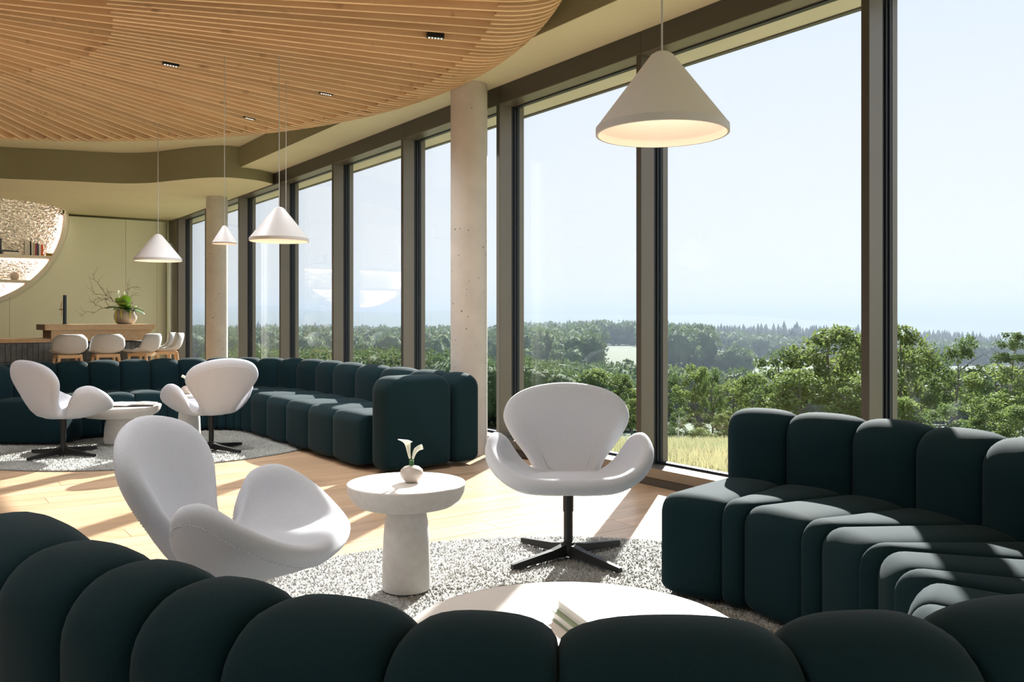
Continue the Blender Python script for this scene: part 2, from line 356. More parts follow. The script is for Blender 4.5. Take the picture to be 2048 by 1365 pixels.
# ------------------------------------------------------------------ other walls
S(MB().fbox(RL, RL + .15, 2.05, TB + .9, -.2, ZU + .1).w('wall_left', M['white']), 'white plaster wall left of the lounge, out of view', 'wall')
S(MB().fbox(-.24, RL, TB + .78, TB + .9, -.2, ZU + .1).w('wall_back_outer', M['olive']), 'dark wall behind the bar wall panels', 'wall')
k0 = 20
for i in range(6):
    a = 0.1 + i * 1.72
    b = bay(k0 + i, a + MW, a + 1.72 + MW, i == 5, lambda r, t, z=0.0: FP(t, TR + r, z)); b['label'] = 'unseen floor to ceiling window added behind the camera for light'; b['group'] = 'added rear windows'  # rear glazing out of view, added to let in more sky light
for i in range(6):
    a = TR + i * PITCH + MW
    b = bay(30 + i, a, a + PITCH, i == 5, lambda r, t, z=0.0: FP(RL - r, t, z)); b['label'] = 'unseen floor to ceiling window added left of the camera for light'; b['group'] = 'added side windows'  # side glazing out of view, added as cool sky fill
S(MB().fbox(RL, RL + .12, TR, 2.05, ZP - .001, ZU + .1).w('wall_left_lintel', M['white']), 'white wall strip above the added side windows, out of view', 'wall')
S(MB().fbox(-.24, RL, TR - .12, TR + .0, ZP - .001, ZU + .1).w('wall_rear', M['white']), 'white wall strip above the added rear windows', 'wall')
# back wall panels with the half round niche opening
zt = 2.86
wall = empty('wall_back', tuple(FP(4, TB, 0))); S(wall, 'pale sage green panelled wall behind the bar with half round niche', 'wall')
def ztop(r): 
    return zt if abs(r - NC) >= NR else min(zt, ZL - math.sqrt(max(NR * NR - (r - NC) ** 2, 0)))
edges = [0.27, 0.79, 2.56, 4.33, 6.1, 7.87, 9.64, RL]
for a, b in zip(edges, edges[1:]):
    a2, b2 = a + .002, b - .002
    rs = sorted(set([a2, b2] + [r for r in np.linspace(a2, b2, 60)] + [x for x in (NC - NR, NC + NR) if a2 < x < b2]))
    top = [(r, ztop(r)) for r in rs]
    pl = [(a2, 0)] + [(b2, 0)] + top[::-1]
    n = len(pl); v = [FP(r, TB, z) for r, z in pl] + [FP(r, TB + .06, z) for r, z in pl]
    W('wall_panel', v, [tuple(range(n)), tuple(range(2 * n - 1, n - 1, -1))] + [(i, n + i, n + (i + 1) % n, (i + 1) % n) for i in range(n)], M['wallgreen'], wall)
arc = [(0.268 - .22 * math.sin(a), TB + .22 - .22 * math.cos(a)) for a in np.linspace(0, PI / 2, 14)]
arc = arc + [(0.268, TB + .3)]
MB().prism([(FP(r, t).x, FP(r, t).y) for r, t in arc], 0, zt).w('rounded_end', M['wallgreen'], wall, 40)

# ------------------------------------------------------------------ lit niche
ND = 0.36
niche = empty('lit_niche', tuple(FP(NC, TB, 1.3))); tag(niche, 'half round glowing niche with hammered silver back and shelves', 'niche')
def halfring(ra, rb, ta, tb, n=48):
    v = []; f = []
    for a in np.linspace(0, PI, n + 1):
        c, s_ = math.cos(a), math.sin(a)
        for R, t in ((ra, ta), (rb, ta), (rb, tb), (ra, tb)): v.append(FP(NC + R * c, t, ZL - R * s_))
    for i in range(n):
        for q in range(4): f.append((i * 4 + q, i * 4 + (q + 1) % 4, (i + 1) * 4 + (q + 1) % 4, (i + 1) * 4 + q))
    return v, f
W('ring_frame', *halfring(NR - .01, NR + .055, TB - .035, TB + .02), M['ring'], niche, 40)
W('reveal', *halfring(NR - .012, NR + .03, TB + .021, TB + ND), M['copper'], niche, 40)
W('light_strip', *halfring(NR - .032, NR - .013, TB + ND - .06, TB + ND - .035), M['led'], niche, 40)
v = []; bk = MB()
pts = [(NC + (NR + .02) * math.cos(a), ZL - (NR + .02) * math.sin(a)) for a in np.linspace(0, PI, 41)] + [(NC - NR - .02, ZU - .01), (NC + NR + .02, ZU - .01)]
n = len(pts); v = [FP(r, TB + ND, z) for r, z in pts] + [FP(r, TB + ND + .03, z) for r, z in pts]
W('silver_panel', v, [tuple(range(n)), tuple(range(2 * n - 1, n - 1, -1))] + [(i, n + i, n + (i + 1) % n, (i + 1) % n) for i in range(n)], M['silver'], niche)
SHZ = [2.17, 1.755, 1.365]
for z in SHZ:
    hw = math.sqrt(max((NR - .014) ** 2 - (ZL - z) ** 2, .01))
    MB().fbox(NC - hw, NC + hw, TB - .02, TB + ND - .002, z - .045, z).w('shelf', M['ring'], niche)
    MB().fbox(NC - hw + .03, NC + hw - .03, TB + ND - .05, TB + ND - .03, z - .058, z - .046).w('light_strip', M['led'], niche)
# cove lamp above the opening, hidden on the edge of the low ceiling, washing the silver panel
v = []; f = []
for a in np.linspace(0.05, PI - .05, 40):
    for R, z in ((NR + .002, ZL + .05), (NR - .03, ZL + .05), (NR - .03, ZL + .075), (NR + .002, ZL + .075)): v.append(FP(NC + R * math.cos(a), TB - R * math.sin(a), z))
for i in range(39):
    for q in range(4): f.append((i * 4 + q, i * 4 + (q + 1) % 4, (i + 1) * 4 + (q + 1) % 4, (i + 1) * 4 + q))
W('light_strip', v, f, M['led'], niche)

# ------------------------------------------------------------------ columns
def column(c, zt, label):
    root = empty('concrete_column', (c[0], c[1], 0)); S(root, label, 'column')
    rad = .152
    MB().lathe([(0, 0), (rad, 0), (rad, zt - .05), (0, zt - .05)], 48).obj('shaft', M['concrete'], root, sm=40)
    MB().lathe([(0, zt - .05), (rad - .004, zt - .05), (rad - .004, zt - .001), (0, zt - .001)], 48).obj('head_ring', M['concrete'], root, sm=40)
    pit = MB()
    for _ in range(60):
        a = random.uniform(PI * .9, PI * 2.1); z = random.uniform(.6, zt - .05); s_ = random.choice([.003, .004, .005, .007])
        c_ = Vector((math.cos(a), math.sin(a), 0)); tq = Vector((-math.sin(a), math.cos(a), 0)); up = Vector((0, 0, 1))
        q = [c_ * (rad + .0006) + (tq * math.cos(w) + up * math.sin(w) * random.uniform(.7, 1.6)) * s_ for w in np.linspace(0, 2 * PI, 7)[:-1]]
        pit.add([x + up * z for x in q], [tuple(range(6))])
    tag(pit.obj('pore', mat('dark_pores', (.13, .11, .09), .9), root), kind='stuff')
column((-.355, 7.10), ZP, 'round pale concrete column beside the end of the far teal sofa')
column((-4.33, 12.62), ZL, 'slimmer looking far concrete column behind the small pendant lamp')

# ================================================================== slatted wood ceiling disc
SPOT_W = 55.0
CC = Vector((-4.23, 4.46, 0)); ZB, ZT = 2.92, 3.07
R1, R2, RO = 1.96, 4.19, 4.60
disc = empty('slatted_ceiling_disc', (CC.x, CC.y, ZB)); tag(disc, 'large round suspended ceiling disc of radial oak slats', 'ceiling disc')
STEP = math.radians(2.06)
def slat_mesh(r0):
    th = .0118; v = []; f = []
    rs = list(np.linspace(r0, RO - .42, 6)) + list(RO - .42 + .42 * np.sin(np.linspace(0, PI / 2, 11))[1:])
    for r in rs:
        q = max(0, (r - (RO - .42)) / .42); zb = (ZT - ZB) * .92 * (1 - math.sqrt(max(0, 1 - q ** 2.3)))
        for y, z in ((-th, zb), (th, zb), (th, ZT - ZB), (-th, ZT - ZB)): v.append((r, y, z))
    n = len(rs)
    for i in range(n - 1):
        for q in range(4): f.append((i * 4 + q, (i + 1) * 4 + q, (i + 1) * 4 + (q + 1) % 4, i * 4 + (q + 1) % 4))
    f += [(0, 1, 2, 3), (4 * n - 1, 4 * n - 2, 4 * n - 3, 4 * n - 4)]
    return mesh('slat', v, f, M['slat'])
sl = [slat_mesh(0.35), slat_mesh(R1), slat_mesh(R2)]
N4 = int(round(2 * PI / STEP)) * 2          # rim slats in a full turn
N4 -= N4 % 4
others = MB()
for i in range(N4):
    a = 2 * PI * i / N4; k = 0 if i % 4 == 0 else (1 if i % 2 == 0 else 2)
    deg = (math.degrees(a) + 180) % 360 - 180
    if -22 < deg < 118: link('slat', sl[k], disc, (0, 0, 0), a)
    else:
        me = sl[k]; ca, sa = math.cos(a), math.sin(a)
        others.add([(p.co.x * ca - p.co.y * sa, p.co.x * sa + p.co.y * ca, p.co.z) for p in me.vertices], [tuple(p.vertices) for p in me.polygons])
tag(others.obj('slat', M['slat'], disc), kind='stuff')
MB().lathe([(0, ZT - ZB), (RO - .02, ZT - ZB), (RO - .02, ZT - ZB + .03), (0, ZT - ZB + .03)], 96).obj('backing_panel', M['oak'], disc)
hang = MB()
for a in np.linspace(0, 2 * PI, 13)[:-1]: hang.tube([(3 * math.cos(a), 3 * math.sin(a), ZT - ZB + .02), (3 * math.cos(a), 3 * math.sin(a), ZU - ZB)], .006, 6)
hang.obj('hanger_rod', M['black'], disc)
# small square-line spotlights set between the slats
spots = [(px(x, y, F * (ZB + .012 - EYE) / (HOR - y)), lab) for x, y, lab in ((871, 70, 'small black line spotlight near the right rim of the slatted ceiling'), (343, 125, 'small bright line spotlight near the inner ring of slats'),
                  (650, 185, 'small black line spotlight above the two hanging cables, centre of the slats'), (497, 234, 'small black line spotlight closest to the low rim of the slatted ceiling'))]
for q, (deg, rr) in enumerate(((-100, 3.2), (-60, 3.6), (-28, 3.2), (-140, 3.0), (170, 3.2), (140, 3.4), (-70, 1.4), (130, 1.3))):  # extra spotlights out of view, added to brighten the room
    spots.append((CC + Vector((rr * math.cos(math.radians(deg)), rr * math.sin(math.radians(deg)), ZB + .012)), 'added fill spotlight in the unseen part of the slatted ceiling'))
for p, lab in spots:
    d = p - CC; a = math.atan2(d.y, d.x)
    a = round((a / (2 * PI)) * N4 - .5) * 2 * PI / N4 + PI / N4        # sits midway between two slats
    rr = math.hypot(d.x, d.y); p = CC + Vector((rr * math.cos(a), rr * math.sin(a), 0))
    o = empty('line_spotlight', (p.x, p.y, ZB - .010), a); tag(o, lab, 'spotlight', 'line spotlights in the slatted ceiling')
    MB().box(-.055, .055, -.02, .02, 0.004, .075).obj('housing', M['black'], o)
    for q in range(5): MB().lathe([(.0, .001), (.006, .001), (.006, .004)], 10, ((q - 2) * .02, 0, 0)).obj('led', M['spotled'], o)
    L_ = bpy.data.lights.new('spot_beam', 'SPOT'); L_.energy = SPOT_W; L_.color = (.94, .97, 1.0); L_.spot_size = math.radians(150); L_.spot_blend = 1.0; L_.shadow_soft_size = .05
    lo = bpy.data.objects.new('spot_beam', L_); COL.objects.link(lo); lo.parent = o; lo.location = (0, 0, -.005)

# ================================================================== pendant lamps
def pendant(x, yrim, yap, wpx, Y, label, ztop):
    s = Y / F; c = px(x, yrim, Y); R = wpx * s / 2; H = (yrim - yap) * s; band = R * .11
    root = empty('pendant_lamp', (c.x, c.y, c.z - band * .5)); tag(root, label, 'pendant lamp', 'cone pendant lamps')
    th = R * .02
    prof = [(R, 0), (R, band), (R * .985, band * 1.15), (R * .17, H * .955), (R * .10, H * .99), (R * .05, H), (R * .02, H)]
    inn = [(R * .02, H * .9), (R * .12, H * .9), (R * .955, band * 1.1), (R - th * 1.6, band * .9), (R - th * 1.6, 0), (R, 0)]
    MB().lathe(prof, 64).obj('shade', M['lamp'], root, sm=35)
    MB().lathe([(R * 1.0, .0), (R * 1.004, band * .02), (R * 1.004, band * .98), (R, band)], 64).obj('rim_band', mat('white_rim_%d' % x, (.62, .60, .585), .45), root, sm=35)
    MB().lathe(inn, 64).obj('inner_shade', M['lampin'], root, sm=35)
    MB().lathe([(0, H * .48), (R * .40, H * .48), (R * .42, H * .52), (0, H * .53)], 32).obj('diffuser', M['glow'], root, sm=35)
    MB().tube([(0, 0, H * .99), (0, 0, ztop - (c.z - band * .5))], .0032 if R > .12 else .0026, 6).obj('cable', M['cord'], root)
    L_ = bpy.data.lights.new('lamp_bulb', 'POINT'); L_.energy = 0.55 * (R / .2) ** 2; L_.color = (1, .78, .58); L_.shadow_soft_size = .04
    lo = bpy.data.objects.new('lamp_bulb', L_); COL.objects.link(lo); lo.parent = root; lo.location = (0, 0, H * .30)
    return root
pendant(1324, 262, 96, 263, 2.63, 'large white cone pendant lamp hanging close in front of the windows', ZT)
pendant(558.5, 480, 411, 116, 5.97, 'large white cone pendant lamp in front of the far windows', ZT)
pendant(316, 520, 466, 90, 7.98, 'white cone pendant lamp in front of the green wall and bar plant', ZT)
pendant(449, 487, 450, 48, 5.97, 'smallest white cone pendant lamp in front of the far concrete column', ZT)
pendant(572, 484, 456, 44, 6.52, 'small white cone pendant lamp hidden behind the large far pendant', ZT)

# ================================================================== pale swivel armchairs
def swan_mesh():
    C = (0, -.02, .335)
    half = [  # spines from the centre of the seat to the edge: middle of back ... middle of front lip (x >= 0)
        [(0, -.15, .345), (0, -.225, .44), (0, -.285, .62), (0, -.325, .772)],
        [(.045, -.148, .345), (.08, -.218, .44), (.13, -.27, .62), (.165, -.302, .752)],
        [(.07, -.14, .345), (.12, -.205, .44), (.205, -.245, .60), (.268, -.26, .70)],
        [(.085, -.13, .345), (.135, -.19, .43), (.225, -.215, .56), (.304, -.225, .615)],
        [(.09, -.12, .342), (.13, -.17, .405), (.195, -.19, .49), (.262, -.195, .525)],
        [(.083, -.10, .340), (.118, -.138, .365), (.150, -.152, .405), (.182, -.157, .425)],
        [(.075, -.08, .337), (.108, -.10, .340), (.130, -.108, .345), (.150, -.112, .350)],
        [(.085, -.055, .336), (.135, -.07, .337), (.172, -.08, .358), (.196, -.088, .385)],
        [(.10, -.035, .335), (.175, -.05, .342), (.232, -.075, .405), (.258, -.092, .475)],
        [(.11, -.01, .334), (.205, -.015, .345), (.278, -.045, .435), (.306, -.07, .545)],
        [(.11, .03, .334), (.215, .045, .345), (.306, .03, .435), (.346, .015, .565)],
        [(.11, .07, .335), (.215, .11, .350), (.308, .12, .42), (.360, .122, .51)],
        [(.095, .11, .338), (.19, .18, .356), (.258, .212, .394), (.302, .228, .440)],
        [(.065, .14, .342), (.125, .235, .364), (.165, .285, .382), (.185, .31, .392)],
        [(0, .15, .345), (0, .25, .368), (0, .31, .378), (0, .335, .376)]]
    full = half + [[(-a, b, c) for a, b, c in s_] for s_ in half[-2:0:-1]]
    NT = 4; n = len(full) * NT
    ctrl = [catmull([s_[k] for s_ in full], NT, True) for k in range(4)]
    us = [0, .08, .17, .27, .37, .47, .57, .67, .76, .84, .90, .945, .975, .992, 1.0]
    m = len(us); P = np.zeros((n, m, 3))
    for j in range(n):
        pts = [np.array(C)] + [ctrl[k][j] for k in range(4)]
        dense = np.array(catmull(pts, 16)); L = np.concatenate([[0], np.cumsum(np.linalg.norm(np.diff(dense, axis=0), axis=1))]); L /= L[-1]
        for a in range(3): P[j, :, a] = np.interp(us, L, dense[:, a])
    du = np.gradient(P, axis=1); dt = (np.roll(P, -1, 0) - np.roll(P, 1, 0))
    nn = np.cross(dt, du); nn[:, 0] = (0, 0, 1); ln = np.linalg.norm(nn, axis=2, keepdims=True); nn = nn / np.maximum(ln, 1e-9)
    if nn[:, 3, 2].mean() < 0: nn = -nn
    nn[:, 0] = (0, 0, 1); nn[:, 1] = nn[:, 1] * .5 + nn[:, 2] * .5
    # smooth normals round the turn
    for _ in range(3): nn = (np.roll(nn, 1, 0) + 2 * nn + np.roll(nn, -1, 0)) / 4
    nn /= np.maximum(np.linalg.norm(nn, axis=2, keepdims=True), 1e-9)
    h = .033 * np.sqrt(np.maximum(0, 1 - np.clip((np.array(us) - .88) / .12, 0, 1) ** 2))
    seatpad = .012 * np.exp(-((P[:, :, 1:2] + .0) ** 2 + P[:, :, 0:1] ** 2) / .03)
    top = P + nn * h[None, :, None] + seatpad * [0, 0, 1]; bot = P - nn * (h[None, :, None] + .012 * np.exp(-(P[:, :, 1:2] ** 2 + P[:, :, 0:1] ** 2) / .02))
    v = [tuple(top[0, 0])]; idx = {}
    for j in range(n):
        for i in range(1, m): idx[(j, i, 0)] = len(v); v.append(tuple(top[j, i]))
    cb = len(v); v.append(tuple(bot[0, 0]))
    for j in range(n):
        for i in range(1, m - 1): idx[(j, i, 1)] = len(v); v.append(tuple(bot[j, i]))
        idx[(j, m - 1, 1)] = idx[(j, m - 1, 0)]
    f = []
    for j in range(n):
        k = (j + 1) % n; f.append((0, idx[(j, 1, 0)], idx[(k, 1, 0)])); f.append((cb, idx[(k, 1, 1)], idx[(j, 1, 1)]))
        for i in range(1, m - 1):
            f.append((idx[(j, i, 0)], idx[(j, i + 1, 0)], idx[(k, i + 1, 0)], idx[(k, i, 0)]))
            f.append((idx[(j, i, 1)], idx[(k, i, 1)], idx[(k, i + 1, 1)], idx[(j, i + 1, 1)]))
    me = mesh('shell', v, f, M['fabric'], 180)
    bm = bmesh.new(); bm.from_mesh(me); bmesh.ops.recalc_face_normals(bm, faces=bm.faces); bm.to_mesh(me); bm.free()
    # seam along the outside, near the edge
    i = us.index(.90); dash = MB(); q = [Vector(bot[j % n, i]) - Vector(nn[j % n, i]) * -.0 for j in range(n)]
    ring = catmull([tuple(a) for a in q], 5, True); st = MB(); off = [Vector(p) for p in ring]
    for a in range(0, len(off), 2):
        b_ = off[(a + 1) % len(off)]; st.tube([off[a], b_], .0022, 5)
    return me, mesh('stitching', st.v, st.f, M['stitch'])
SW = swan_mesh()
def swan(x, y, face, label, proto=None, zf=0.018, star=45):
    root = empty('swivel_armchair', (x, y, zf), math.atan2(face[1], face[0]) - PI / 2); tag(root, label, 'armchair', 'pale shell swivel armchairs')
    sh = link('shell', SW[0], root); link('stitching', SW[1], sh)
    MB().lathe([(0, .05), (.021, .05), (.021, .205), (.024, .207), (.024, .30), (.05, .312), (0, .315)], 24).obj('post', M['iron'], root, sm=35)
    b = MB().lathe([(0, .012), (.034, .012), (.034, .055), (.03, .068), (0, .07)], 24).obj('hub', M['iron'], root, sm=35)
    for q in range(4):
        a = math.radians(star + 90 * q); ca, sa = math.cos(a), math.sin(a)
        prof = [(.02, .024, .010, .062), (.10, .018, .008, .046), (.33, .0115, 0, .022)]
        v = []
        for r, w, z0, z1 in prof:
            for yy, zz in ((-w, z0), (w, z0), (w * .75, z1), (-w * .75, z1)): v.append((r * ca - yy * sa, r * sa + yy * ca, zz))
        f = [(i * 4 + k, (i + 1) * 4 + k, (i + 1) * 4 + (k + 1) % 4, i * 4 + (k + 1) % 4) for i in range(2) for k in range(4)] + [(0, 1, 2, 3), (11, 10, 9, 8)]
        o = link('leg', mesh('leg', v, f, M['iron']), root)
    return root
swan(.257, 3.93, (-.02, -1), 'pale grey shell armchair facing the camera before the windows', star=40)
swan(-.865, 2.74, (.998, -.03), 'pale lilac grey shell armchair turned right, nearest the camera on the left')
swan(-3.60, 6.90, (.53, .85), 'pale shell armchair seen from behind, beside the low table with open magazine', star=12)
swan(-2.50, 7.15, (-.66, .75), 'pale shell armchair seen from behind, in front of the far side table with vase', star=20)

# ================================================================== teal sofas made of padded channels
def rounded(poly, rads, seg=7):
    out = []; n = len(poly)
    for i in range(n):
        p = Vector((*poly[i], 0)); a = Vector((*poly[i - 1], 0)); b = Vector((*poly[(i + 1) % n], 0)); r = rads[i]
        u = (a - p).normalized(); w = (b - p).normalized(); th = u.angle(w); d = r / math.tan(th / 2)
        s_, e_ = p + u * d, p + w * d; c = p + (u + w).normalized() * (r / math.sin(th / 2))
        a0 = math.atan2(s_.y - c.y, s_.x - c.x); a1 = math.atan2(e_.y - c.y, e_.x - c.x); dd = (a1 - a0 + PI) % (2 * PI) - PI
        for q in range(seg + 1): w_ = a0 + dd * q / seg; out.append((c.x + r * math.cos(w_), c.y + r * math.sin(w_)))
    return out
def dens(poly, step=.06):
    out = []
    for i in range(len(poly)):
        a, b = np.array(poly[i]), np.array(poly[(i + 1) % len(poly)]); k = max(1, int(np.linalg.norm(b - a) / step))
        for q in range(k): out.append(tuple(a + (b - a) * q / k))
    return out
def pillow(fl, fr, bl, br, prof, depth, D=.045, pw=2.5, NS=15):
    """channel: closed side profile (p from front 0 to back depth, z) swept over its width, shrinking towards both seams"""
    pr = np.array(prof); n = len(pr); nx, pv = np.roll(pr, -1, 0), np.roll(pr, 1, 0); tg = nx - pv; tg /= np.linalg.norm(tg, axis=1, keepdims=True)
    nrm = np.stack([tg[:, 1], -tg[:, 0]], 1)                       # outward for ccw
    if ((pr[:, 0] * (nx[:, 1]) - nx[:, 0] * pr[:, 1]).sum()) < 0: nrm = -nrm
    v = []; f = []; fl, fr, bl, br = (np.array(q[:2], float) for q in (fl, fr, bl, br))
    for i in range(NS):
        s_ = math.sin((i / (NS - 1) - .5) * PI) * .999; d = D * (1 - (1 - abs(s_) ** pw) ** (1 / pw)); a = (s_ + 1) / 2
        q = pr - nrm * d; Fp = fl + (fr - fl) * a; Bp = bl + (br - bl) * a
        xy = Fp[None] + (Bp - Fp)[None] * (q[:, :1] / depth)
        v += [(x, y, z) for (x, y), z in zip(xy, q[:, 1])]
    for i in range(NS - 1):
        for k in range(n): f.append((i * n + k, i * n + (k + 1) % n, (i + 1) * n + (k + 1) % n, (i + 1) * n + k))
    f += [tuple(range(n - 1, -1, -1)), tuple((NS - 1) * n + k for k in range(n))]
    return v, f
def putpillow(name, root, *a, **k):
    v, f = pillow(*a, **k); o = W(name, v, f, M['teal'], root, 50)
    bm = bmesh.new(); bm.from_mesh(o.data); bmesh.ops.recalc_face_normals(bm, faces=bm.faces); bm.to_mesh(o.data); bm.free(); return o
ZS = 0.02                                                           # feet / carpet height
BT, BH, SD, SH = .25, .70, .61, .42                               # back thickness and height, seat depth and height
back_prof = dens(rounded([(0, ZS), (BT, ZS), (BT, BH), (0, BH)], [.066, .075, .115, .115]))
seat_prof = dens(rounded([(0, ZS), (SD, ZS), (SD, SH - .015), (0, SH)], [.05, .03, .05, .085]))
class Path:
    def __init__(s, pts):
        s.p = [Vector((q[0], q[1])) for q in pts]; s.l = [0]
        for a, b in zip(s.p, s.p[1:]): s.l.append(s.l[-1] + (b - a).length)
        s.T = s.l[-1]
    def raw(s, q):
        q = min(max(q, 0), s.T)
        for i in range(len(s.l) - 1):
            if q <= s.l[i + 1] + 1e-9: return s.p[i].lerp(s.p[i + 1], (q - s.l[i]) / max(s.l[i + 1] - s.l[i], 1e-9))
        return s.p[-1]
    def at(s, q, side=1, w=.06):
        d = (s.raw(q + w) - s.raw(q - w)).normalized(); return s.raw(q), d, Vector((-d.y, d.x)) * side
    def near(s, pt): return min(np.linspace(0, s.T, 800), key=lambda q: (s.raw(q) - Vector(pt)).length)
def fillet(P, R, n=14):
    out = [Vector(P[0])]
    for i in range(1, len(P) - 1):
        p, a, b = Vector(P[i]), Vector(P[i - 1]), Vector(P[i + 1]); u = (a - p).normalized(); w = (b - p).normalized(); th = u.angle(w); d = R[i - 1] / math.tan(th / 2)
        c = p + (u + w).normalized() * (R[i - 1] / math.sin(th / 2)); s_, e_ = p + u * d, p + w * d
        a0 = math.atan2(s_.y - c.y, s_.x - c.x); a1 = math.atan2(e_.y - c.y, e_.x - c.x); dd = (a1 - a0 + PI) % (2 * PI) - PI
        out += [Vector((c.x + R[i - 1] * math.cos(a0 + dd * q / n), c.y + R[i - 1] * math.sin(a0 + dd * q / n))) for q in range(n + 1)]
    return out + [Vector(P[-1])]
s1 = empty('curved_sofa', (.25, 2.6, 0)); tag(s1, 'dark teal channel tufted sofa curving round the near coffee table', 'sofa')
path1 = Path(catmull([(1.03, 3.97), (1.25, 3.80), (1.47, 3.56), (1.63, 3.27), (1.74, 2.95), (1.77, 2.58), (1.69, 2.18), (1.49, 1.82), (1.18, 1.50), (.84, 1.255), (.51, 1.16), (.19, 1.135), (-.09, 1.16), (-.33, 1.25), (-.58, 1.40), (-.86, 1.605), (-1.05, 1.79), (-1.22, 2.00)], 12))
def s_at(x, lo, hi):          # path position whose top shows at picture column x
    c = [(abs(1024 + F * path1.raw(q).x / path1.raw(q).y - x), q) for q in np.linspace(lo, hi, 600)]; return min(c)[1]
sm_right = [0.0] + [s_at(x, 0, path1.T * .25) for x in (1590, 1730, 1866, 2010)]
sm_near = [s_at(x, path1.T * .5, path1.T) for x in (2200, 1890, 1575, 1116, 812, 535, 375, 240, 110, -2)]
nm = 2 * max(1, int(round((sm_near[0] - sm_right[-1]) / .285 / 2)))
mids = [sm_right[-1] + (sm_near[0] - sm_right[-1]) * q / nm for q in range(1, nm)]
b1 = sm_right + mids + sm_near
HB = BT / 2
for a, b in zip(b1, b1[1:]):
    pa, da, na = path1.at(a, -1); pb, db, nb = path1.at(b, -1)
    putpillow('back_channel', s1, pa + na * HB, pb + nb * HB, pa - na * HB, pb - nb * HB, back_prof, BT)
fr_pts = []
for i, b in enumerate(b1):
    p_, d_, n_ = path1.at(b, -1, .12); fr_pts.append([p_ + n_ * (HB - .01), p_ + n_ * (HB + SD * float(np.interp(i, [4, 8, 11, 18], [1.0, .85, .5, .5])))])
for i in range(0, len(b1) - 1, 2):                       # straight channels keep their width, the ones between become wedges
    if i + 1 >= len(b1): break
    w_ = (fr_pts[i][0] - fr_pts[i + 1][0]).length; m_ = (fr_pts[i][1] + fr_pts[i + 1][1]) / 2; d_ = (fr_pts[i + 1][0] - fr_pts[i][0]).normalized()
    k_ = .97 if i < 6 else .80
    fr_pts[i][1] = m_ - d_ * w_ / 2 * k_; fr_pts[i + 1][1] = m_ + d_ * w_ / 2 * k_
for i in range(len(b1) - 1):
    (ba, fa), (bb, fb) = fr_pts[i], fr_pts[i + 1]
    if (fb - fa).dot(bb - ba) < .03 * (bb - ba).length: m_ = (fa + fb) / 2; d_ = (bb - ba).normalized() * .016; fa, fb = m_ - d_, m_ + d_
    putpillow('seat_channel', s1, fa, fb, ba, bb, seat_prof, SD, D=.034 if i % 2 == 0 else .026)
# far sofa: along the windows, round the corner, along the bar
crest = fillet([(-.33, 6.46), (-2.61, 9.65), (-4.62, 8.21), (-4.66, 7.45)], [1.15, .42])
path2 = Path(crest); TOT = path2.T
def cat(q): return path2.at(q, 1, .05)
s2 = empty('corner_sofa', (-2.6, 8.2, 0)); tag(s2, 'long dark teal channel tufted sofa in the far corner before windows and bar', 'sofa')
bounds = [0, .30] + [.30 + .49 * i for i in range(1, 5)]
while bounds[-1] < TOT - .28: bounds.append(bounds[-1] + (.42 if bounds[-1] < 2.9 else .285))
bounds[-1] = TOT
for i, (a, b) in enumerate(zip(bounds, bounds[1:])):
    pa, da, na = cat(a); pb, db, nb = cat(b)
    inn, out_ = .125, BT - .125
    putpillow('back_channel', s2, pa + na * inn, pb + nb * inn, pa - na * out_, pb - nb * out_, back_prof, BT, D=.05 if i else .06)
SDF = .64
seat2 = dens(rounded([(0, ZS), (SDF, ZS), (SDF, SH - .015), (0, SH)], [.05, .03, .05, .085]))
sb = [b for b in bounds if b >= .29]
for i, (a, b) in enumerate(zip(sb, sb[1:])):
    pa, da, na = cat(a); pb, db, nb = cat(b)
    fa, fb = pa + na * (.125 + SDF), pb + nb * (.125 + SDF)
    if (fb - fa).dot(db + da) < .06: mid = (fa + fb) / 2; q = (db + da).normalized() * .03; fa, fb = mid - q, mid + q
    putpillow('seat_channel', s2, fa, fb, pa + na * .125, pb + nb * .125, seat2, SDF, D=.035)
pa, da, na = cat(0.0)
arm_prof = dens(rounded([(0, ZS), (.58, ZS), (.58, BH - .005), (0, BH - .005)], [.062, .062, .115, .115]))
st = pa + da * .02 + na * .125
putpillow('arm_panel', s2, st + na * .58 - da * .06, st + na * .58 + da * .21, st - da * .02, st + da * .27, arm_prof, .58, D=.055)

# ================================================================== stone tables
def table(x, y, R, H, fr, label, cat_='side table'):
    root = empty('pedestal_table', (x, y, .018)); tag(root, label, cat_, 'white stone pedestal tables')
    h = H - .018; th = min(.105, R * .42)
    dish = [(0, h - th), (fr * .8, h - th), (R * .62, h - th * .97), (R * .80, h - th * .86), (R * .91, h - th * .66), (R * .97, h - th * .40), (R * .995, h - th * .15), (R, h - .004), (R - .003, h)]
    MB().lathe(dish, 64).obj('dish', M['stone'], root, sm=30)
    MB().lathe([(R - .003, h - .0005), (R - .006, h + .0005), (0, h + .0005)], 64).obj('table_top', M['stonetop'], root, sm=30)
    b = h - th
    foot = [(0, 0), (fr, 0), (fr * 1.01, .01), (fr * .995, b * .35), (fr * .965, b * .60), (fr * .915, b * .80), (fr * .84, b * .93), (fr * .76, b * .99), (fr * .72, b + .002), (0, b + .002)]
    MB().lathe(foot, 48).obj('foot', M['stone'], root, sm=40)
    return root
table(-.426, 3.47, .239, .444, .096, 'white stone pedestal side table with a calla vase, nearest the camera')
table(.15, 2.06, .42, .345, .15, 'wide low white stone coffee table carrying two white books', 'coffee table')
table(-3.46, 7.58, .345, .345, .125, 'low white stone coffee table with open magazine in the far seating group', 'coffee table')
table(-2.86, 7.62, .24, .444, .096, 'white stone side table with vase behind the far armchair')

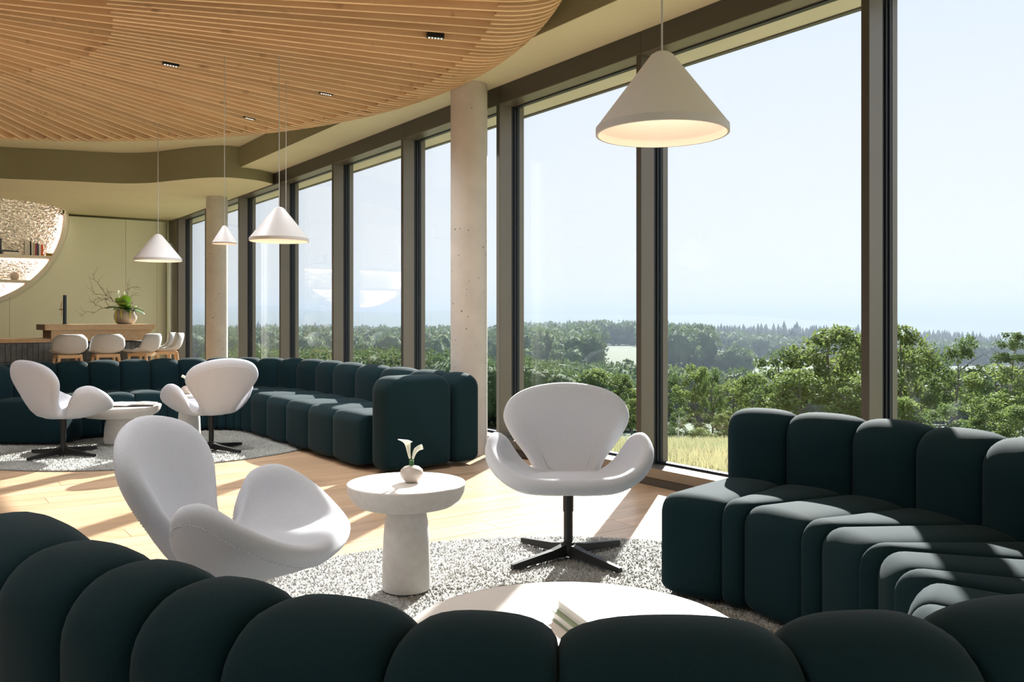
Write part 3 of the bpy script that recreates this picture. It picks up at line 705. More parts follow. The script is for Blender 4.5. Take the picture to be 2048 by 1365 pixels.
def calla(root, pts, rads, tipdir, z0):
    """spathe: tube that opens into a slanted lip with a pointed tip"""
    st = MB().tube(pts[:3], rads[0] * .8, 8).obj('stem', M['stem'], root, sm=60)
    n = 16; P = [Vector(p) for p in catmull(pts[2:], 4)]; m = len(P); rr = np.interp(np.linspace(0, 1, m), np.linspace(0, 1, len(rads)), rads)
    v = []; f = []; a = Vector((0, 1, 0)); td = Vector(tipdir).normalized()
    for i in range(m):
        d = (P[min(i + 1, m - 1)] - P[max(i - 1, 0)]).normalized(); a = (a - d * a.dot(d)).normalized(); b = d.cross(a)
        for k in range(n):
            w = 2 * PI * k / n; q = a * math.cos(w) + b * math.sin(w); u = i / (m - 1)
            ext = max(0, q.dot(td)) ** 3 * rr[i] * 1.1 * u ** 4
            v.append(P[i] + q * (rr[i] + ext) + d * ext * .4 - d * max(0, -q.dot(td)) * rr[i] * .5 * u ** 3)
    f = [(i * n + k, i * n + (k + 1) % n, (i + 1) * n + (k + 1) % n, (i + 1) * n + k) for i in range(m - 1) for k in range(n)]
    o = link('flower', mesh('flower', v, f, M['petal'], 60), root); sm_ = o.modifiers.new('thick', 'SOLIDIFY'); sm_.thickness = .0012
def vase(x, y, z, label, sc_=1.0, flip=1):
    root = empty('bud_vase', (x, y, z)); tag(root, label, 'vase', 'bud vases with callas')
    prof = [(0, 0), (.022, 0), (.026, .003), (.040, .017), (.0475, .034), (.044, .050), (.030, .062), (.014, .0665), (.011, .0675), (.009, .064), (0, .06)]
    MB().lathe(prof, 40).obj('vase_body', M['ceramic'], root, sm=60)
    MB().lathe([(0, .06), (.0095, .06), (.0095, .086), (.007, .0885), (0, .0885)], 20).obj('stem_wrap', M['leafdark'], root, sm=40)
    f_ = flip
    calla(root, [(-.004 * f_, 0, .07), (-.005 * f_, 0, .085), (-.007 * f_, 0, .095), (-.011 * f_, 0, .115), (-.014 * f_, 0, .14), (-.016 * f_, .0, .158), (-.017 * f_, 0, .168)], [.004, .006, .009, .0115, .019], (-1 * f_, -.2, 0), 0)
    calla(root, [(.003 * f_, 0, .07), (.004 * f_, 0, .084), (.005 * f_, 0, .093), (.009 * f_, 0, .110), (.017 * f_, 0, .128), (.030 * f_, -.004, .138), (.043 * f_, -.006, .143)], [.004, .006, .0095, .010, .011], (1 * f_, 0, .15), 0)
    root.scale = (sc_,) * 3; return root
vase(-.405, 3.47, .445, 'round beige bud vase with two white callas on the near side table')
vase(-2.86, 7.58, .445, 'round beige bud vase with white callas on the far side table', 1.12, -1)

def book(root_name, c, e1, w, l, h, z, label, cover, pages=True, cat_='book', group=None):
    e1 = Vector((e1[0], e1[1], 0)).normalized(); root = empty(root_name, (c[0], c[1], z), math.atan2(e1.y, e1.x)); tag(root, label, cat_, group)
    t = .0025
    MB().box(0, w, -l, 0, 0, t).obj('back_cover', cover, root); MB().box(0, w, -l, 0, h - t, h).obj('front_cover', cover, root)
    MB().box(w - .004, w, -l, 0, t, h - t).obj('spine', cover, root); MB().box(.004, w - .004, -l + .004, -.004, t, h - t).obj('page_block', M['paper'], root)
    return root
sage = mat('sage_book_cloth', (.28, .34, .22), .7)
book('book', (.100, 2.165), (.93, .36), .21, .29, .022, .347, 'lower white book of the stack on the near coffee table', sage, group='books on the near coffee table')
book('book', (.112, 2.176), (.93, .36), .205, .285, .024, .3695, 'upper white book of the stack on the near coffee table', M['paper'], group='books on the near coffee table')
mg = empty('magazine', (-3.36, 7.56, .352), .25); tag(mg, 'open magazine with dark print on the far low table', 'magazine')
for sg in (-1, 1):
    v = []; f = []
    for i in range(9):
        u = i / 8; x = sg * u * .21; z = .012 * math.sin(min(u * 3.2, PI)) * (1 - u * .3) + .004
        for yy in (-.14, .14): v += [(x, yy, 0.001 + z * .4 * (1 if u < .9 else .3)), (x, yy, z + .003)]
    for i in range(8):
        a, b = i * 4, i * 4 + 4; f += [(a + 1, b + 1, b + 3, a + 3), (a, a + 2, b + 2, b), (a, b, b + 1, a + 1), (a + 2, a + 3, b + 3, b + 2)]
    link('page', mesh('page', v, f, M['paper'] if sg < 0 else M['pagedark'], 60), mg)

# ================================================================== round rugs
def rug(x, y, R, label, m, n, rad, hgt):
    root = empty('round_rug', (x, y, 0)); tag(root, label, 'rug', 'round grey rugs')
    MB().lathe([(0, 0), (R, 0), (R + .004, .004), (R, .010), (0, .010)], 128).obj('rug_base', M['rug'], root)
    r = R * np.sqrt(rng.random(n)); a = rng.random(n) * 2 * PI; c = np.stack([r * np.cos(a), r * np.sin(a)], 1)
    w = rng.random(n) * 2 * PI; rd = rad * (.7 + .6 * rng.random(n)); v = np.zeros((n, 4, 3))
    for k in range(3):
        v[:, k, 0] = c[:, 0] + rd * np.cos(w + k * 2.094); v[:, k, 1] = c[:, 1] + rd * np.sin(w + k * 2.094); v[:, k, 2] = .008
    v[:, 3, :2] = c + (rng.random((n, 2)) - .5) * rad * 2.2; v[:, 3, 2] = .010 + hgt * (.5 + .6 * rng.random(n))
    me = bpy.data.meshes.new('pile'); fi = (np.arange(n)[:, None, None] * 4 + np.array([[0, 1, 3], [1, 2, 3], [2, 0, 3]])[None]).reshape(-1, 3)
    me.vertices.add(n * 4); me.vertices.foreach_set('co', v.reshape(-1)); me.loops.add(len(fi) * 3); me.loops.foreach_set('vertex_index', fi.reshape(-1).astype(np.int32))
    me.polygons.add(len(fi)); me.polygons.foreach_set('loop_start', np.arange(len(fi), dtype=np.int32) * 3); me.update(calc_edges=True); me.materials.append(m)
    tag(link('pile', me, root), kind='stuff'); return root
rug(.20, 2.75, 1.57, 'round light grey rug under the near coffee table and armchair', M['pile'], 70000, .0075, .009)
rug(-3.3, 7.85, 1.63, 'round grey rug of the far seating group', M['pile2'], 45000, .010, .009)

# ================================================================== bar
BF = 9.5                                              # t of the bar front
bar = empty('bar_counter', tuple(FP(2.9, BF + .35, 0))); tag(bar, 'tiled bar counter with oak worktop and raised oak top', 'bar counter')
RE = 0.99; RW = 7.0
MB().fbox(RE + .03, RW, BF + .03, BF + .62, 0, .785).w('body', M['grout'], bar)
TW, THt = .066, .255
tme = MB().box(-TW / 2 + .0015, TW / 2 - .0015, -.006, .006, -THt / 2 + .0015, THt / 2 - .0015); tile_me = bevel_mesh(mesh('tile', tme.v, tme.f, M['tile']), .002, 1)
r = RE + .03 + TW / 2
while r < 4.4:
    for row in range(3):
        o = link('tile', tile_me, bar, tuple(FP(r, BF + .026, .015 + THt / 2 + row * THt) - bar.location), ang)
    r += TW
t = BF + .03 + TW / 2
while t < BF + .6:
    for row in range(3): link('tile', tile_me, bar, tuple(FP(RE + .026, t, .015 + THt / 2 + row * THt) - bar.location), ang + PI / 2)
    t += TW
MB().fbox(2.2, RW, BF - .06, BF + .66, .787, .84).w('worktop', M['oak'], bar)
MB().fbox(3.0, RW, BF + .3, BF + .62, .841, .865).w('back_shelf', M['endgrain'], bar)
# raised block, tapering towards the window end
def blk(r0, r1, t0, t1, z0, z1, cut=0.0): return MB().hexa([FP(r0 + cut, t0, z0), FP(r1, t0, z0), FP(r1, t1, z0), FP(r0 + cut, t1, z0), FP(r0, t0, z1), FP(r1, t0, z1), FP(r1, t1, z1), FP(r0, t1, z1)])
blk(RE + .02, 2.33, BF - .09, BF + .70, .80, .953, .10).w('raised_body', M['oak'], bar)
blk(RE - .02, 2.41, BF - .14, BF + .74, .955, 1.035, .03).w('raised_top', M['oak'], bar)
MB().fbox(2.411, 2.416, BF - .139, BF + .739, .9555, 1.0345).w('end_cap', M['endgrain'], bar)
MB().fbox(2.331, 2.336, BF - .089, BF + .699, .842, .9525).w('end_cap', M['endgrain'], bar)
p = FP(2.10, BF + .35, 1.036); tap = empty('tap_column', tuple(p)); tag(tap, 'slim dark metal tap column standing on the bar', 'tap')
MB().lathe([(0, 0), (.032, 0), (.032, .008), (.024, .01), (.024, .415), (.022, .418), (0, .418)], 24).obj('column', M['tapmetal'], tap, sm=30)
MB().tube([(-.02, -.01, .21), (-.065, -.03, .215)], .006, 8).obj('spout', M['black'], tap)
MB().tube([(-.03, -.015, .33), (-.042, -.02, .27), (-.042, -.02, .22)], [.004, .008, .005], 8).obj('handle', M['copper'], tap)
MB().tube([(-.034, -.016, .12), (-.036, -.016, .20)], [.004, .007], 8).obj('lower_handle', M['copper'], tap)

# plant arrangement in a clay pot
p = FP(1.30, BF + .30, 1.036); pot = empty('flower_arrangement', tuple(p)); tag(pot, 'grey clay pot with curly twigs, callas and green leaves on the bar', 'plant')
MB().lathe([(0, 0), (.10, 0), (.13, .02), (.158, .08), (.16, .13), (.14, .19), (.115, .222), (.108, .225), (.10, .21), (0, .2)], 40).obj('clay_pot', M['pot'], pot, sm=50)
def crook(p0, d, L, r, depth, mbx, rnd):
    pts = [Vector(p0)]; d = Vector(d).normalized(); n = 9
    for i in range(n):
        d = (d + Vector((rnd.uniform(-.55, .55), rnd.uniform(-.3, .3), rnd.uniform(-.45, .45)))).normalized(); pts.append(pts[-1] + d * L / n)
        if depth and i in (3, 5, 7): crook(pts[-1], d + Vector((rnd.uniform(-.8, .8), rnd.uniform(-.4, .4), rnd.uniform(-.3, .7))), L * .55, r * .6, depth - 1, mbx, rnd)
    mbx.tube([tuple(q) for q in catmull([tuple(q) for q in pts], 3)], list(np.linspace(r, r * .35, 3 * n + 1)), 5)
rb = random.Random(11)
for d, L in (((-1, -.1, .55), .52), ((-1, .1, .35), .5), ((.55, -.1, .9), .36), ((.7, .1, .55), .36), ((-.3, 0, 1), .34)):
    m_ = MB(); crook((0, 0, .2), d, L, .007, 2, m_, rb); m_.obj('twig', M['twig'], pot)
for a, L, w, m_ in [(-2.3, .20, .055, 'leafdark'), (-2.8, .22, .05, 'leafdark'), (-.9, .20, .05, 'leafdark'), (-.3, .23, .05, 'leafdark'), (-1.6, .19, .075, 'leaf'), (-1.2, .18, .085, 'leaf'), (-2.0, .16, .085, 'leaf'), (-.6, .17, .07, 'leaf'), (-1.5, .14, .09, 'leaf'), (.6, .2, .06, 'leafdark'), (2.2, .2, .06, 'leafdark'), (-1.75, .12, .10, 'leaf')]:
    L *= 1.3; w *= 1.0; a += rb.uniform(-.5, .5); v = []; f = []; up = rb.uniform(.35, 1.0) if m_ == 'leaf' else rb.uniform(.05, .35)
    for i in range(7):
        u = i / 6; ww = w * math.sin(PI * (u * .88 + .06)) ** .8; c = Vector((math.cos(a) * L * u, math.sin(a) * L * u, .215 + up * L * u * 1.3 - .35 * L * u * u)); n_ = Vector((-math.sin(a), math.cos(a), 0))
        v += [c - n_ * ww + Vector((0, 0, .012)), c, c + n_ * ww + Vector((0, 0, .012))]
    f = [(i * 3 + k, i * 3 + k + 1, i * 3 + k + 4, i * 3 + k + 3) for i in range(6) for k in range(2)]
    o = link('leaf', mesh('leaf', v, f, M[m_], 60), pot); md = o.modifiers.new('thick', 'SOLIDIFY'); md.thickness = .002
for x, y, z0 in ((-.075, -.14, .19), (.005, -.155, .19), (.115, -.10, .19)):
    n_ = .17 if x < 0 else .10
    MB().tube([(x, y, z0 + .03), (x + .005, y - .012, z0 - n_ * .4), (x + .002, y - .01, z0 - n_)], [.006, .013, .005], 8).obj('catkin', M['catkin'], pot)
for q, (x, z) in enumerate(((-.10, .44), (-.01, .42))):
    MB().tube([(0, -.02, .2), (x * .4, -.02, .3), (x, -.02, z)], .004, 6).obj('stem', M['stem'], pot)
    MB().lathe([(0, 0), (.008, .01), (.016, .04), (.020, .055), (.008, .07), (0, .072)], 12, (x, -.02, z - .01)).obj('flower', M['petal'], pot, sm=60)
MB().tube([(.03, 0, .2), (.035, 0, .34), (.04, -.01, .47)], .004, 6).obj('stem', M['stem'], pot)

# bar stools
def shell_grid(P, h0):
    nu, nv = P.shape[:2]; du = np.gradient(P, axis=0); dv = np.gradient(P, axis=1); nn = np.cross(du, dv); nn /= np.maximum(np.linalg.norm(nn, axis=2, keepdims=True), 1e-9)
    uu = np.abs(np.linspace(-1, 1, nu))[:, None]; vv = np.abs(np.linspace(-1, 1, nv))[None]; h = h0 * np.sqrt(np.maximum(0, 1 - np.maximum(uu, vv) ** 10))[..., None]
    A, B = P + nn * h, P - nn * h; v = [tuple(q) for q in A.reshape(-1, 3)] + [tuple(q) for q in B.reshape(-1, 3)]; n = nu * nv; f = []
    for i in range(nu - 1):
        for j in range(nv - 1):
            q = (i * nv + j, (i + 1) * nv + j, (i + 1) * nv + j + 1, i * nv + j + 1); f += [q, tuple(n + x for x in q[::-1])]
    return v, f
def stool_shell():
    prof = catmull([(.205, .635), (.19, .655), (.10, .652), (0, .645), (-.10, .648), (-.165, .672), (-.205, .73), (-.228, .80), (-.240, .86), (-.243, .905)], 3)
    nv = len(prof); nu = 21; P = np.zeros((nu, nv, 3))
    for j, (y, z) in enumerate(prof):
        q = j / (nv - 1); hw = np.interp(q, [0, .08, .2, .5, .7, .85, .95, 1], [.15, .185, .205, .222, .228, .215, .17, .10])
        bk = np.interp(q, [.35, .65], [0, 1])
        for i in range(nu):
            u = -1 + 2 * i / (nu - 1); P[i, j] = (u * hw, y + bk * .10 * abs(u) ** 2.2, z + (1 - bk) * .03 * abs(u) ** 2.5 + np.interp(q, [.3, .5, .7], [0, .05, 0]) * abs(u) ** 2)
    return shell_grid(P, .016)
sv = stool_shell(); stool_me = mesh('shell', sv[0], sv[1], M['stool'], 70)
bm = bmesh.new(); bm.from_mesh(stool_me); bmesh.ops.remove_doubles(bm, verts=bm.verts, dist=1e-5); bmesh.ops.recalc_face_normals(bm, faces=bm.faces); bm.to_mesh(stool_me); bm.free()
stools = []
def stool_proto():
    root = empty('bar_stool', (0, 0, 0)); link('shell', stool_me, root)
    for sx in (-1, 1):
        for sy in (-1, 1): MB().tube([(sx * .13, sy * .125 - .01, .622), (sx * .205, sy * .20 - .01, 0)], [.021, .013], 10).obj('leg', M['oak'], root, sm=40)
    fr = MB(); fr.box(-.15, .15, -.155, -.125, .585, .628); fr.box(-.15, .15, .105, .135, .585, .628); fr.box(-.15, -.12, -.124, .104, .585, .628); fr.box(.12, .15, -.124, .104, .585, .628)
    fr.obj('seat_frame', M['oak'], root)
    fo = MB(); q = .175
    fo.tube([(-q, q - .01, .25), (q, q - .01, .25)], .009, 8); fo.obj('footrest', M['oak'], root); return root
spr = stool_proto()
for i, (x, t, face, lab) in enumerate(((135, 9.0, UV + NV * .08, 'pale grey bar stool seen from behind, leftmost at the bar'), (211, 9.0, UV + NV * .05, 'pale grey bar stool seen from behind, second from the left below the plant pot'),
        (285, 9.12, UV * .75 + NV * .75, 'pale grey bar stool turned sideways at the corner of the bar'), (332, 9.55, NV + UV * .15, 'sunlit pale bar stool at the end of the bar, rightmost'), (318, 10.05, NV + UV * .2, 'pale bar stool half hidden behind the rightmost stool'))):
    k = (x - 1024) / F; P0 = FP(0, t); rr = (P0.x - k * P0.y) / (k * NV.y - NV.x); o = spr if i == 0 else copy_tree(spr)
    c = FP(rr, t); o.location = (c.x, c.y, 0); o.rotation_euler = (0, 0, math.atan2(face.y, face.x) - PI / 2)
    tag(o, lab, 'bar stool', 'pale bar stools with oak legs')

# ================================================================== things on the niche shelves
def rfor(x, t):
    k = (x - 1024) / F; P0 = FP(0, t); return (P0.x - k * P0.y) / (k * NV.y - NV.x)
TS = TB + .10
def upbook(x0, x1, h, col, d, lab, z):
    r1, r0 = rfor(x0, TS), rfor(x1, TS); c = FP((r0 + r1) / 2, TS + d / 2, z); root = empty('book', tuple(c), ang + PI); w = (r1 - r0) / 2 - .001
    tag(root, lab, 'book', 'books standing in the glowing niche'); m_ = mat('book_cover', col, .6)
    MB().box(-w, w, -d / 2, -d / 2 + .003, 0, h).obj('spine', m_, root); MB().box(-w, -w + .0025, -d / 2 + .0031, d / 2, 0, h).obj('cover', m_, root); MB().box(w - .0025, w, -d / 2 + .0031, d / 2, 0, h).obj('cover', m_, root)
    MB().box(-w + .0026, w - .0026, -d / 2 + .004, d / 2 - .004, .004, h - .004).obj('page_block', M['paper'], root)
z1 = SHZ[0] + .0005
for x0, x1, h, col, lab in ((0, 3.5, .26, (.03, .035, .07), 'navy standing book at the left edge of the niche shelf'), (50, 56.5, .255, (.55, .52, .48), 'wide beige standing book, first of the shelf row'), (57, 59.5, .235, (.75, .73, .66), 'thin white standing book beside the black one'),
        (59.8, 62.3, .24, (.015, .015, .018), 'black standing book in the shelf row'), (63, 66, .22, (.72, .72, .62), 'pale cream standing book right of the black one'), (66.3, 70.5, .215, (.50, .38, .30), 'tan standing book in the middle of the shelf row'),
        (71, 74, .205, (.30, .05, .08), 'dark red standing book in the shelf row'), (74.5, 77.5, .205, (.07, .10, .14), 'slate blue standing book in the shelf row'), (78, 82, .20, (.75, .72, .70), 'white standing book beside the orange one'), (82.3, 86.5, .195, (.80, .13, .04), 'orange red standing book, last of the shelf row')):
    upbook(x0, x1, h, col, .17, lab, z1)
for q, (x0, x1, h, col, lab, z) in enumerate(((6.5, 40, .05, (.72, .68, .62), 'lower white book lying on the niche shelf', z1), (4.5, 38, .025, (.03, .04, .05), 'upper black book lying on the niche shelf', z1 + .0505))):
    a, b = rfor(x1, TS), rfor(x0, TS); c = FP((a + b) / 2, TS + .09, z); root = empty('book', tuple(c), ang + PI); tag(root, lab, 'book', 'books lying in the glowing niche'); w = (b - a) / 2; m_ = mat('book_cover', col, .6)
    MB().box(-w, w, -.09, .09, 0, .003).obj('cover', m_, root); MB().box(-w, w, -.09, .09, h - .003, h).obj('cover', m_, root); MB().box(-w, w, -.09, -.087, .0031, h - .0031).obj('spine', m_, root); MB().box(-w + .003, w - .003, -.086, .086, .0031, h - .0031).obj('page_block', M['paper'], root)
c = FP(rfor(103, TS), TS + .14, z1); bw = empty('bowl', tuple(c)); bw.scale = (.8, .8, .8); tag(bw, 'shallow olive green bowl at the end of the niche shelf', 'bowl')
MB().lathe([(0, 0), (.04, 0), (.07, .015), (.095, .05), (.10, .072), (.094, .072), (.065, .025), (0, .012)], 32).obj('bowl_body', mat('olive_glaze', (.32, .36, .06), .3), bw, sm=60)
c = FP(rfor(30, TS), TS + .08, SHZ[1] + .0005); bl = empty('decorative_sphere', tuple(c)); tag(bl, 'beige ceramic sphere on the middle niche shelf', 'ornament')
MB().lathe([(0, 0), (.025, .0)] + [(.075 * math.sin(a), .072 - .075 * math.cos(a)) for a in np.linspace(.4, PI - .12, 18)] + [(.006, .146), (0, .14)], 32).obj('sphere', M['ceramic'], bl, sm=60)

# ================================================================== landscape outside
M['meadow'] = mat('dry_meadow', (.21, .195, .11), .95, var=.25, vscale=.6, col2=(.12, .145, .065), coords='Object')
M['straw'] = mat('straw_grass', (.52, .46, .27), .9, var=.3, vscale=.5, col2=(.33, .37, .19), transl=.3)
M['crown'] = mat('light_green_leaves', (.145, .205, .055), .7, var=.3, vscale=1.6, col2=(.20, .245, .075), transl=.45, rnd=.15)  # lighter of the two leaf greens
M['crown2'] = mat('deep_leaves', (.08, .13, .04), .75, var=.3, vscale=1.2, col2=(.12, .17, .05), transl=.4, rnd=.12)
M['forest'] = mat('forest_leaves', (.13, .18, .065), .9, var=.4, vscale=.16, col2=(.07, .11, .045), transl=.3, detail=5)
M['conifer'] = mat('conifer_needles', (.022, .045, .022), .9, var=.3, vscale=.2)
M['hill'] = mat('far_forest_hill', (.05, .085, .04), .95, var=.3, vscale=.02)
def rows(tab, x):
    return np.interp(np.clip(x, tab[0][0], tab[-1][0]), [a for a, _ in tab], [b for _, b in tab])
G130 = [(300, 800), (590, 805), (800, 812), (1000, 818), (1040, 824), (1270, 836), (1323, 842), (1500, 850), (2048, 850)]
G300 = [(300, 728), (590, 728), (840, 732), (975, 726), (1100, 726), (1150, 728), (1195, 714), (1270, 712), (1323, 738), (1400, 742), (1420, 742), (1510, 750), (2048, 752)]
G480 = [(300, 698), (590, 698), (975, 698), (1037, 692), (1195, 688), (1270, 690), (1323, 690), (1420, 700), (1510, 713), (1640, 725), (2048, 730)]
CON = [(300, 646), (590, 646), (900, 650), (1040, 648), (1060, 642), (1150, 639), (1270, 639), (1323, 642), (1400, 644), (1600, 645), (1720, 650), (1790, 657), (1880, 656), (1950, 661), (2048, 673), (2300, 680)]
HB_ = [(300, 630), (590, 625), (660, 622), (700, 623), (800, 626), (840, 623), (900, 621), (975, 627), (1040, 628), (1270, 631), (1323, 631), (1450, 629), (1560, 636), (1720, 650), (2048, 662)]
HA_ = [(300, 622), (500, 612), (570, 613), (600, 616), (660, 625), (800, 632), (2048, 645)]
def zrow(row, d): return EYE + (HOR - row) / F * d
def ground(x, d):
    ds = [1, 8, 45, 130, 300, 480, 750, 1100, 2200, 4300]
    zs = [-.42, -.46, -5.44, zrow(rows(G130, x), 130), zrow(rows(G300, x), 300), zrow(rows(G480, x), 480), zrow(rows(CON, x) + 34, 750), zrow(rows(CON, x) + 40, 1100), zrow(rows(HB_, x), 2200), zrow(rows(HA_, x), 4300)]
    return float(np.interp(d, ds, zs))
th = np.concatenate([np.linspace(-PI, -.75, 14)[:-1], np.linspace(-.75, .85, 110), np.linspace(.85, PI, 14)[1:]])
dd = np.concatenate([[1.0, 4, 8], np.geomspace(10, 480, 40), np.geomspace(520, 4300, 26)])
v = []; f = []
for a in th:
    for d in dd:
        x = 1024 + F * math.tan(max(-1.2, min(1.2, a))); X, Y = (d * math.tan(a), d) if abs(a) < .9 else (d * 1.4 * math.sin(a), d * 1.4 * math.cos(a))
        v.append((X, Y, ground(x, d)))
nd = len(dd)
f = [(i * nd + k, (i + 1) * nd + k, (i + 1) * nd + k + 1, i * nd + k + 1) for i in range(len(th) - 1) for k in range(nd - 1)]
ter = link('ground_terrain', mesh('ground_terrain', v, f, M['meadow'], 180)); S(ter, 'grassy slope falling away outside the windows into a wide valley', 'landscape')
ter.data.materials.append(M['hill']); ter.data.materials.append(mat('green_field', (.07, .09, .036), .95, var=.15, vscale=.05))
for p in ter.data.polygons:
    d = p.center.length; p.material_index = 1 if d > 560 or 47 < d < 200 else (2 if d > 200 else 0)

def ico(sub):
    bm = bmesh.new(); bmesh.ops.create_icosphere(bm, subdivisions=sub, radius=1.0); bm.verts.ensure_lookup_table()
    V = np.array([tuple(q.co) for q in bm.verts]); Fc = np.array([[q.index for q in p.verts] for p in bm.faces]); bm.free(); return V, Fc
def bumpy(V, seed, amt=.28, fr=2.2):
    o = np.array([1 + amt * (mnoise.noise(Vector(q) * fr + Vector((seed, 0, 0))) + .5 * mnoise.noise(Vector(q) * fr * 2.6 + Vector((0, seed, 0)))) for q in V]); return V * o[:, None]
def tris_mesh(name, V, Fc, m):
    me = bpy.data.meshes.new(name); V = V.reshape(-1, 3); Fc = Fc.reshape(-1, Fc.shape[-1]); k = Fc.shape[1]
    me.vertices.add(len(V)); me.vertices.foreach_set('co', V.reshape(-1)); me.loops.add(Fc.size); me.loops.foreach_set('vertex_index', Fc.reshape(-1).astype(np.int32))
    me.polygons.add(len(Fc)); me.polygons.foreach_set('loop_start', np.arange(len(Fc), dtype=np.int32) * k); me.update(calc_edges=True); me.materials.append(m); return me
def scatter(items, protos, Fc):
    Vs = []; Fs = []; n = 0
    for (X, Y, Z, sx, sz, a) in items:
        P = protos[int(rng.integers(len(protos)))]; ca, sa = math.cos(a), math.sin(a)
        Vs.append(np.stack([X + (P[:, 0] * ca - P[:, 1] * sa) * sx, Y + (P[:, 0] * sa + P[:, 1] * ca) * sx, Z + P[:, 2] * sz], 1)); Fs.append(Fc + n); n += len(P)
    return np.concatenate(Vs), np.concatenate(Fs)
def leafy(seed, sub, n, size):
    r = np.random.default_rng(seed); V, Fc = ico(sub); V = bumpy(V, seed * 3.7, .34, 1.9); d = r.normal(size=(n, 3)); d /= np.linalg.norm(d, axis=1, keepdims=True)
    k = np.array([1 + .34 * (mnoise.noise(Vector(q) * 1.9 + Vector((seed * 3.7, 0, 0))) + .5 * mnoise.noise(Vector(q) * 4.94 + Vector((0, seed * 3.7, 0)))) for q in d])[:, None]
    c = d * k * r.uniform(.96, 1.12, (n, 1)); u = r.normal(size=(n, 3)) + d * .4; u /= np.linalg.norm(u, axis=1, keepdims=True); w = np.cross(u, d + r.normal(size=(n, 3)) * .5); w /= np.linalg.norm(w, axis=1, keepdims=True)
    s_ = size * r.uniform(.6, 1.3, (n, 1)); Q = np.stack([c - u * s_, c + w * s_ * .6, c + u * s_, c - w * s_ * .6], 1).reshape(-1, 3)
    i = np.arange(n)[:, None] * 4 + len(V); T = np.concatenate([i + np.array([[0, 1, 2]]), i + np.array([[0, 2, 3]])])
    return np.concatenate([V * .94, Q]), np.concatenate([Fc, T])
LA = [leafy(q + 1, 2, 330, .12) for q in range(4)]; pr2, F2 = [a for a, _ in LA], LA[0][1]
LN = [leafy(q + 21, 2, 800, .065) for q in range(3)]
LB = [leafy(q + 11, 1, 110, .20) for q in range(4)]; pr1, F1 = [a for a, _ in LB], LB[0][1]
def infield(x, d):
    if d < 290 or d > 455: return False
    return 1188 < x < 1285 or 1402 < x < 1560
mid, far = [], []
while len(mid) < 1050:
    d = math.exp(rng.uniform(math.log(62), math.log(330))); x = rng.uniform(420, 2150)
    if infield(x, d) or (d < 120 and x > 1290): continue
    if d > 200 and 1190 < x < 1290: continue
    if d > 235 and (1500 < x): continue
    h = 8.2 + rng.uniform(-1.5, 1.5) + (2.0 if d > 220 else 0); r = h * rng.uniform(.27, .40); X = (x - 1024) / F * d
    can = float(np.interp(x, [420, 800, 1000, 1100, 1200, 1290, 1500, 2150], [706, 713, 722, 730, 735, 738, 752, 745])) if d < 205 else 666
    h = min(h, zrow(can + rng.uniform(-6, 12), d) - ground(x, d))
    if h < 2.5 or (d > 205 and x > 1290): continue
    r = h * rng.uniform(.27, .40)
    if d < 110: h = min(h, (ground(x, d) * -1 + EYE) - (float(np.interp(x, [420, 800, 1000, 1100, 1290], [66, 74, 84, 105, 128])) + rng.uniform(-8, 14)) / F * d); r = max(1.6, h * .42)
    mid.append((X, d, ground(x, d) + h * .55, r, h * .47, rng.uniform(0, 6.28)))
for q in range(620):
    d = rng.uniform(440, 560); x = rng.uniform(300, 2200); 
    if infield(x, d): continue
    h = 10.5 + rng.uniform(-2, 2); far.append(((x - 1024) / F * d, d, ground(x, d) + h * .5, h * .40, h * .52, rng.uniform(0, 6.28)))
for q in range(500):
    d = rng.uniform(300, 440); x = rng.uniform(300, 1190)
    h = 10 + rng.uniform(-2, 2); far.append(((x - 1024) / F * d, d, ground(x, d) + h * .5, h * .5, h * .52, rng.uniform(0, 6.28)))
for q in range(70):                                   # clumps at the field edge
    x, d = (rng.uniform(1323, 1412), rng.uniform(285, 330)) if q < 44 else (rng.uniform(1436, 1492), rng.uniform(285, 300))
    h = (13.5 if q < 44 else 8.0) + rng.uniform(-2, 1.5); far.append(((x - 1024) / F * d, d, ground(x, d) + h * .5, h * .40, h * .52, rng.uniform(0, 6.28)))
near_ = [q for q in mid if q[1] < 115]; mid = [q for q in mid if q[1] >= 115]
Vn, Fn = scatter(near_, [a for a, _ in LN], LN[0][1]); o = link('forest', tris_mesh('forest', Vn, Fn, M['forest'])); tag(o, 'nearest treetops filling the lower part of the windows', 'forest', kind='stuff')
Vm, Fm = scatter(mid, pr2, F2); o = link('forest', tris_mesh('forest', Vm, Fm, M['forest'])); tag(o, 'dense green forest in the valley beyond the nearest treetops', 'forest', kind='stuff')
Vf, Ff = scatter(far, pr1, F1); o = link('forest', tris_mesh('forest', Vf, Ff, M['forest'])); tag(o, 'hazy broadleaf woods around the pale fields across the valley', 'forest', kind='stuff')
# conifers on the ridge
cv = []; 
for k in range(3):
    for j in range(7): a = 2 * PI * j / 7 + k * .4; cv.append((math.cos(a) * (.23 - .05 * k), math.sin(a) * (.23 - .05 * k), .12 + .26 * k))
    cv.append((0, 0, .55 + .225 * k))
cv = np.array(cv); cf = np.array([(k * 8 + j, k * 8 + (j + 1) % 7, k * 8 + 7) for k in range(3) for j in range(7)])
con = []
for q in range(2600):
    d = rng.uniform(565, 790); x = rng.uniform(300, 2300); h = rng.uniform(10, 15) * (1 if d > 720 else .9) * (1.15 if rng.random() < .1 else 1)
    con.append(((x - 1024) / F * d, d, ground(x, d) - .5, h * (.9 if x > 1030 else 1.2), h, rng.uniform(0, 6.28)))
Vc, Fcc = scatter(con, [cv], cf); o = link('forest', tris_mesh('forest', Vc, Fcc, M['conifer'])); tag(o, 'dark blue green conifers along the ridge on the horizon', 'forest', kind='stuff')

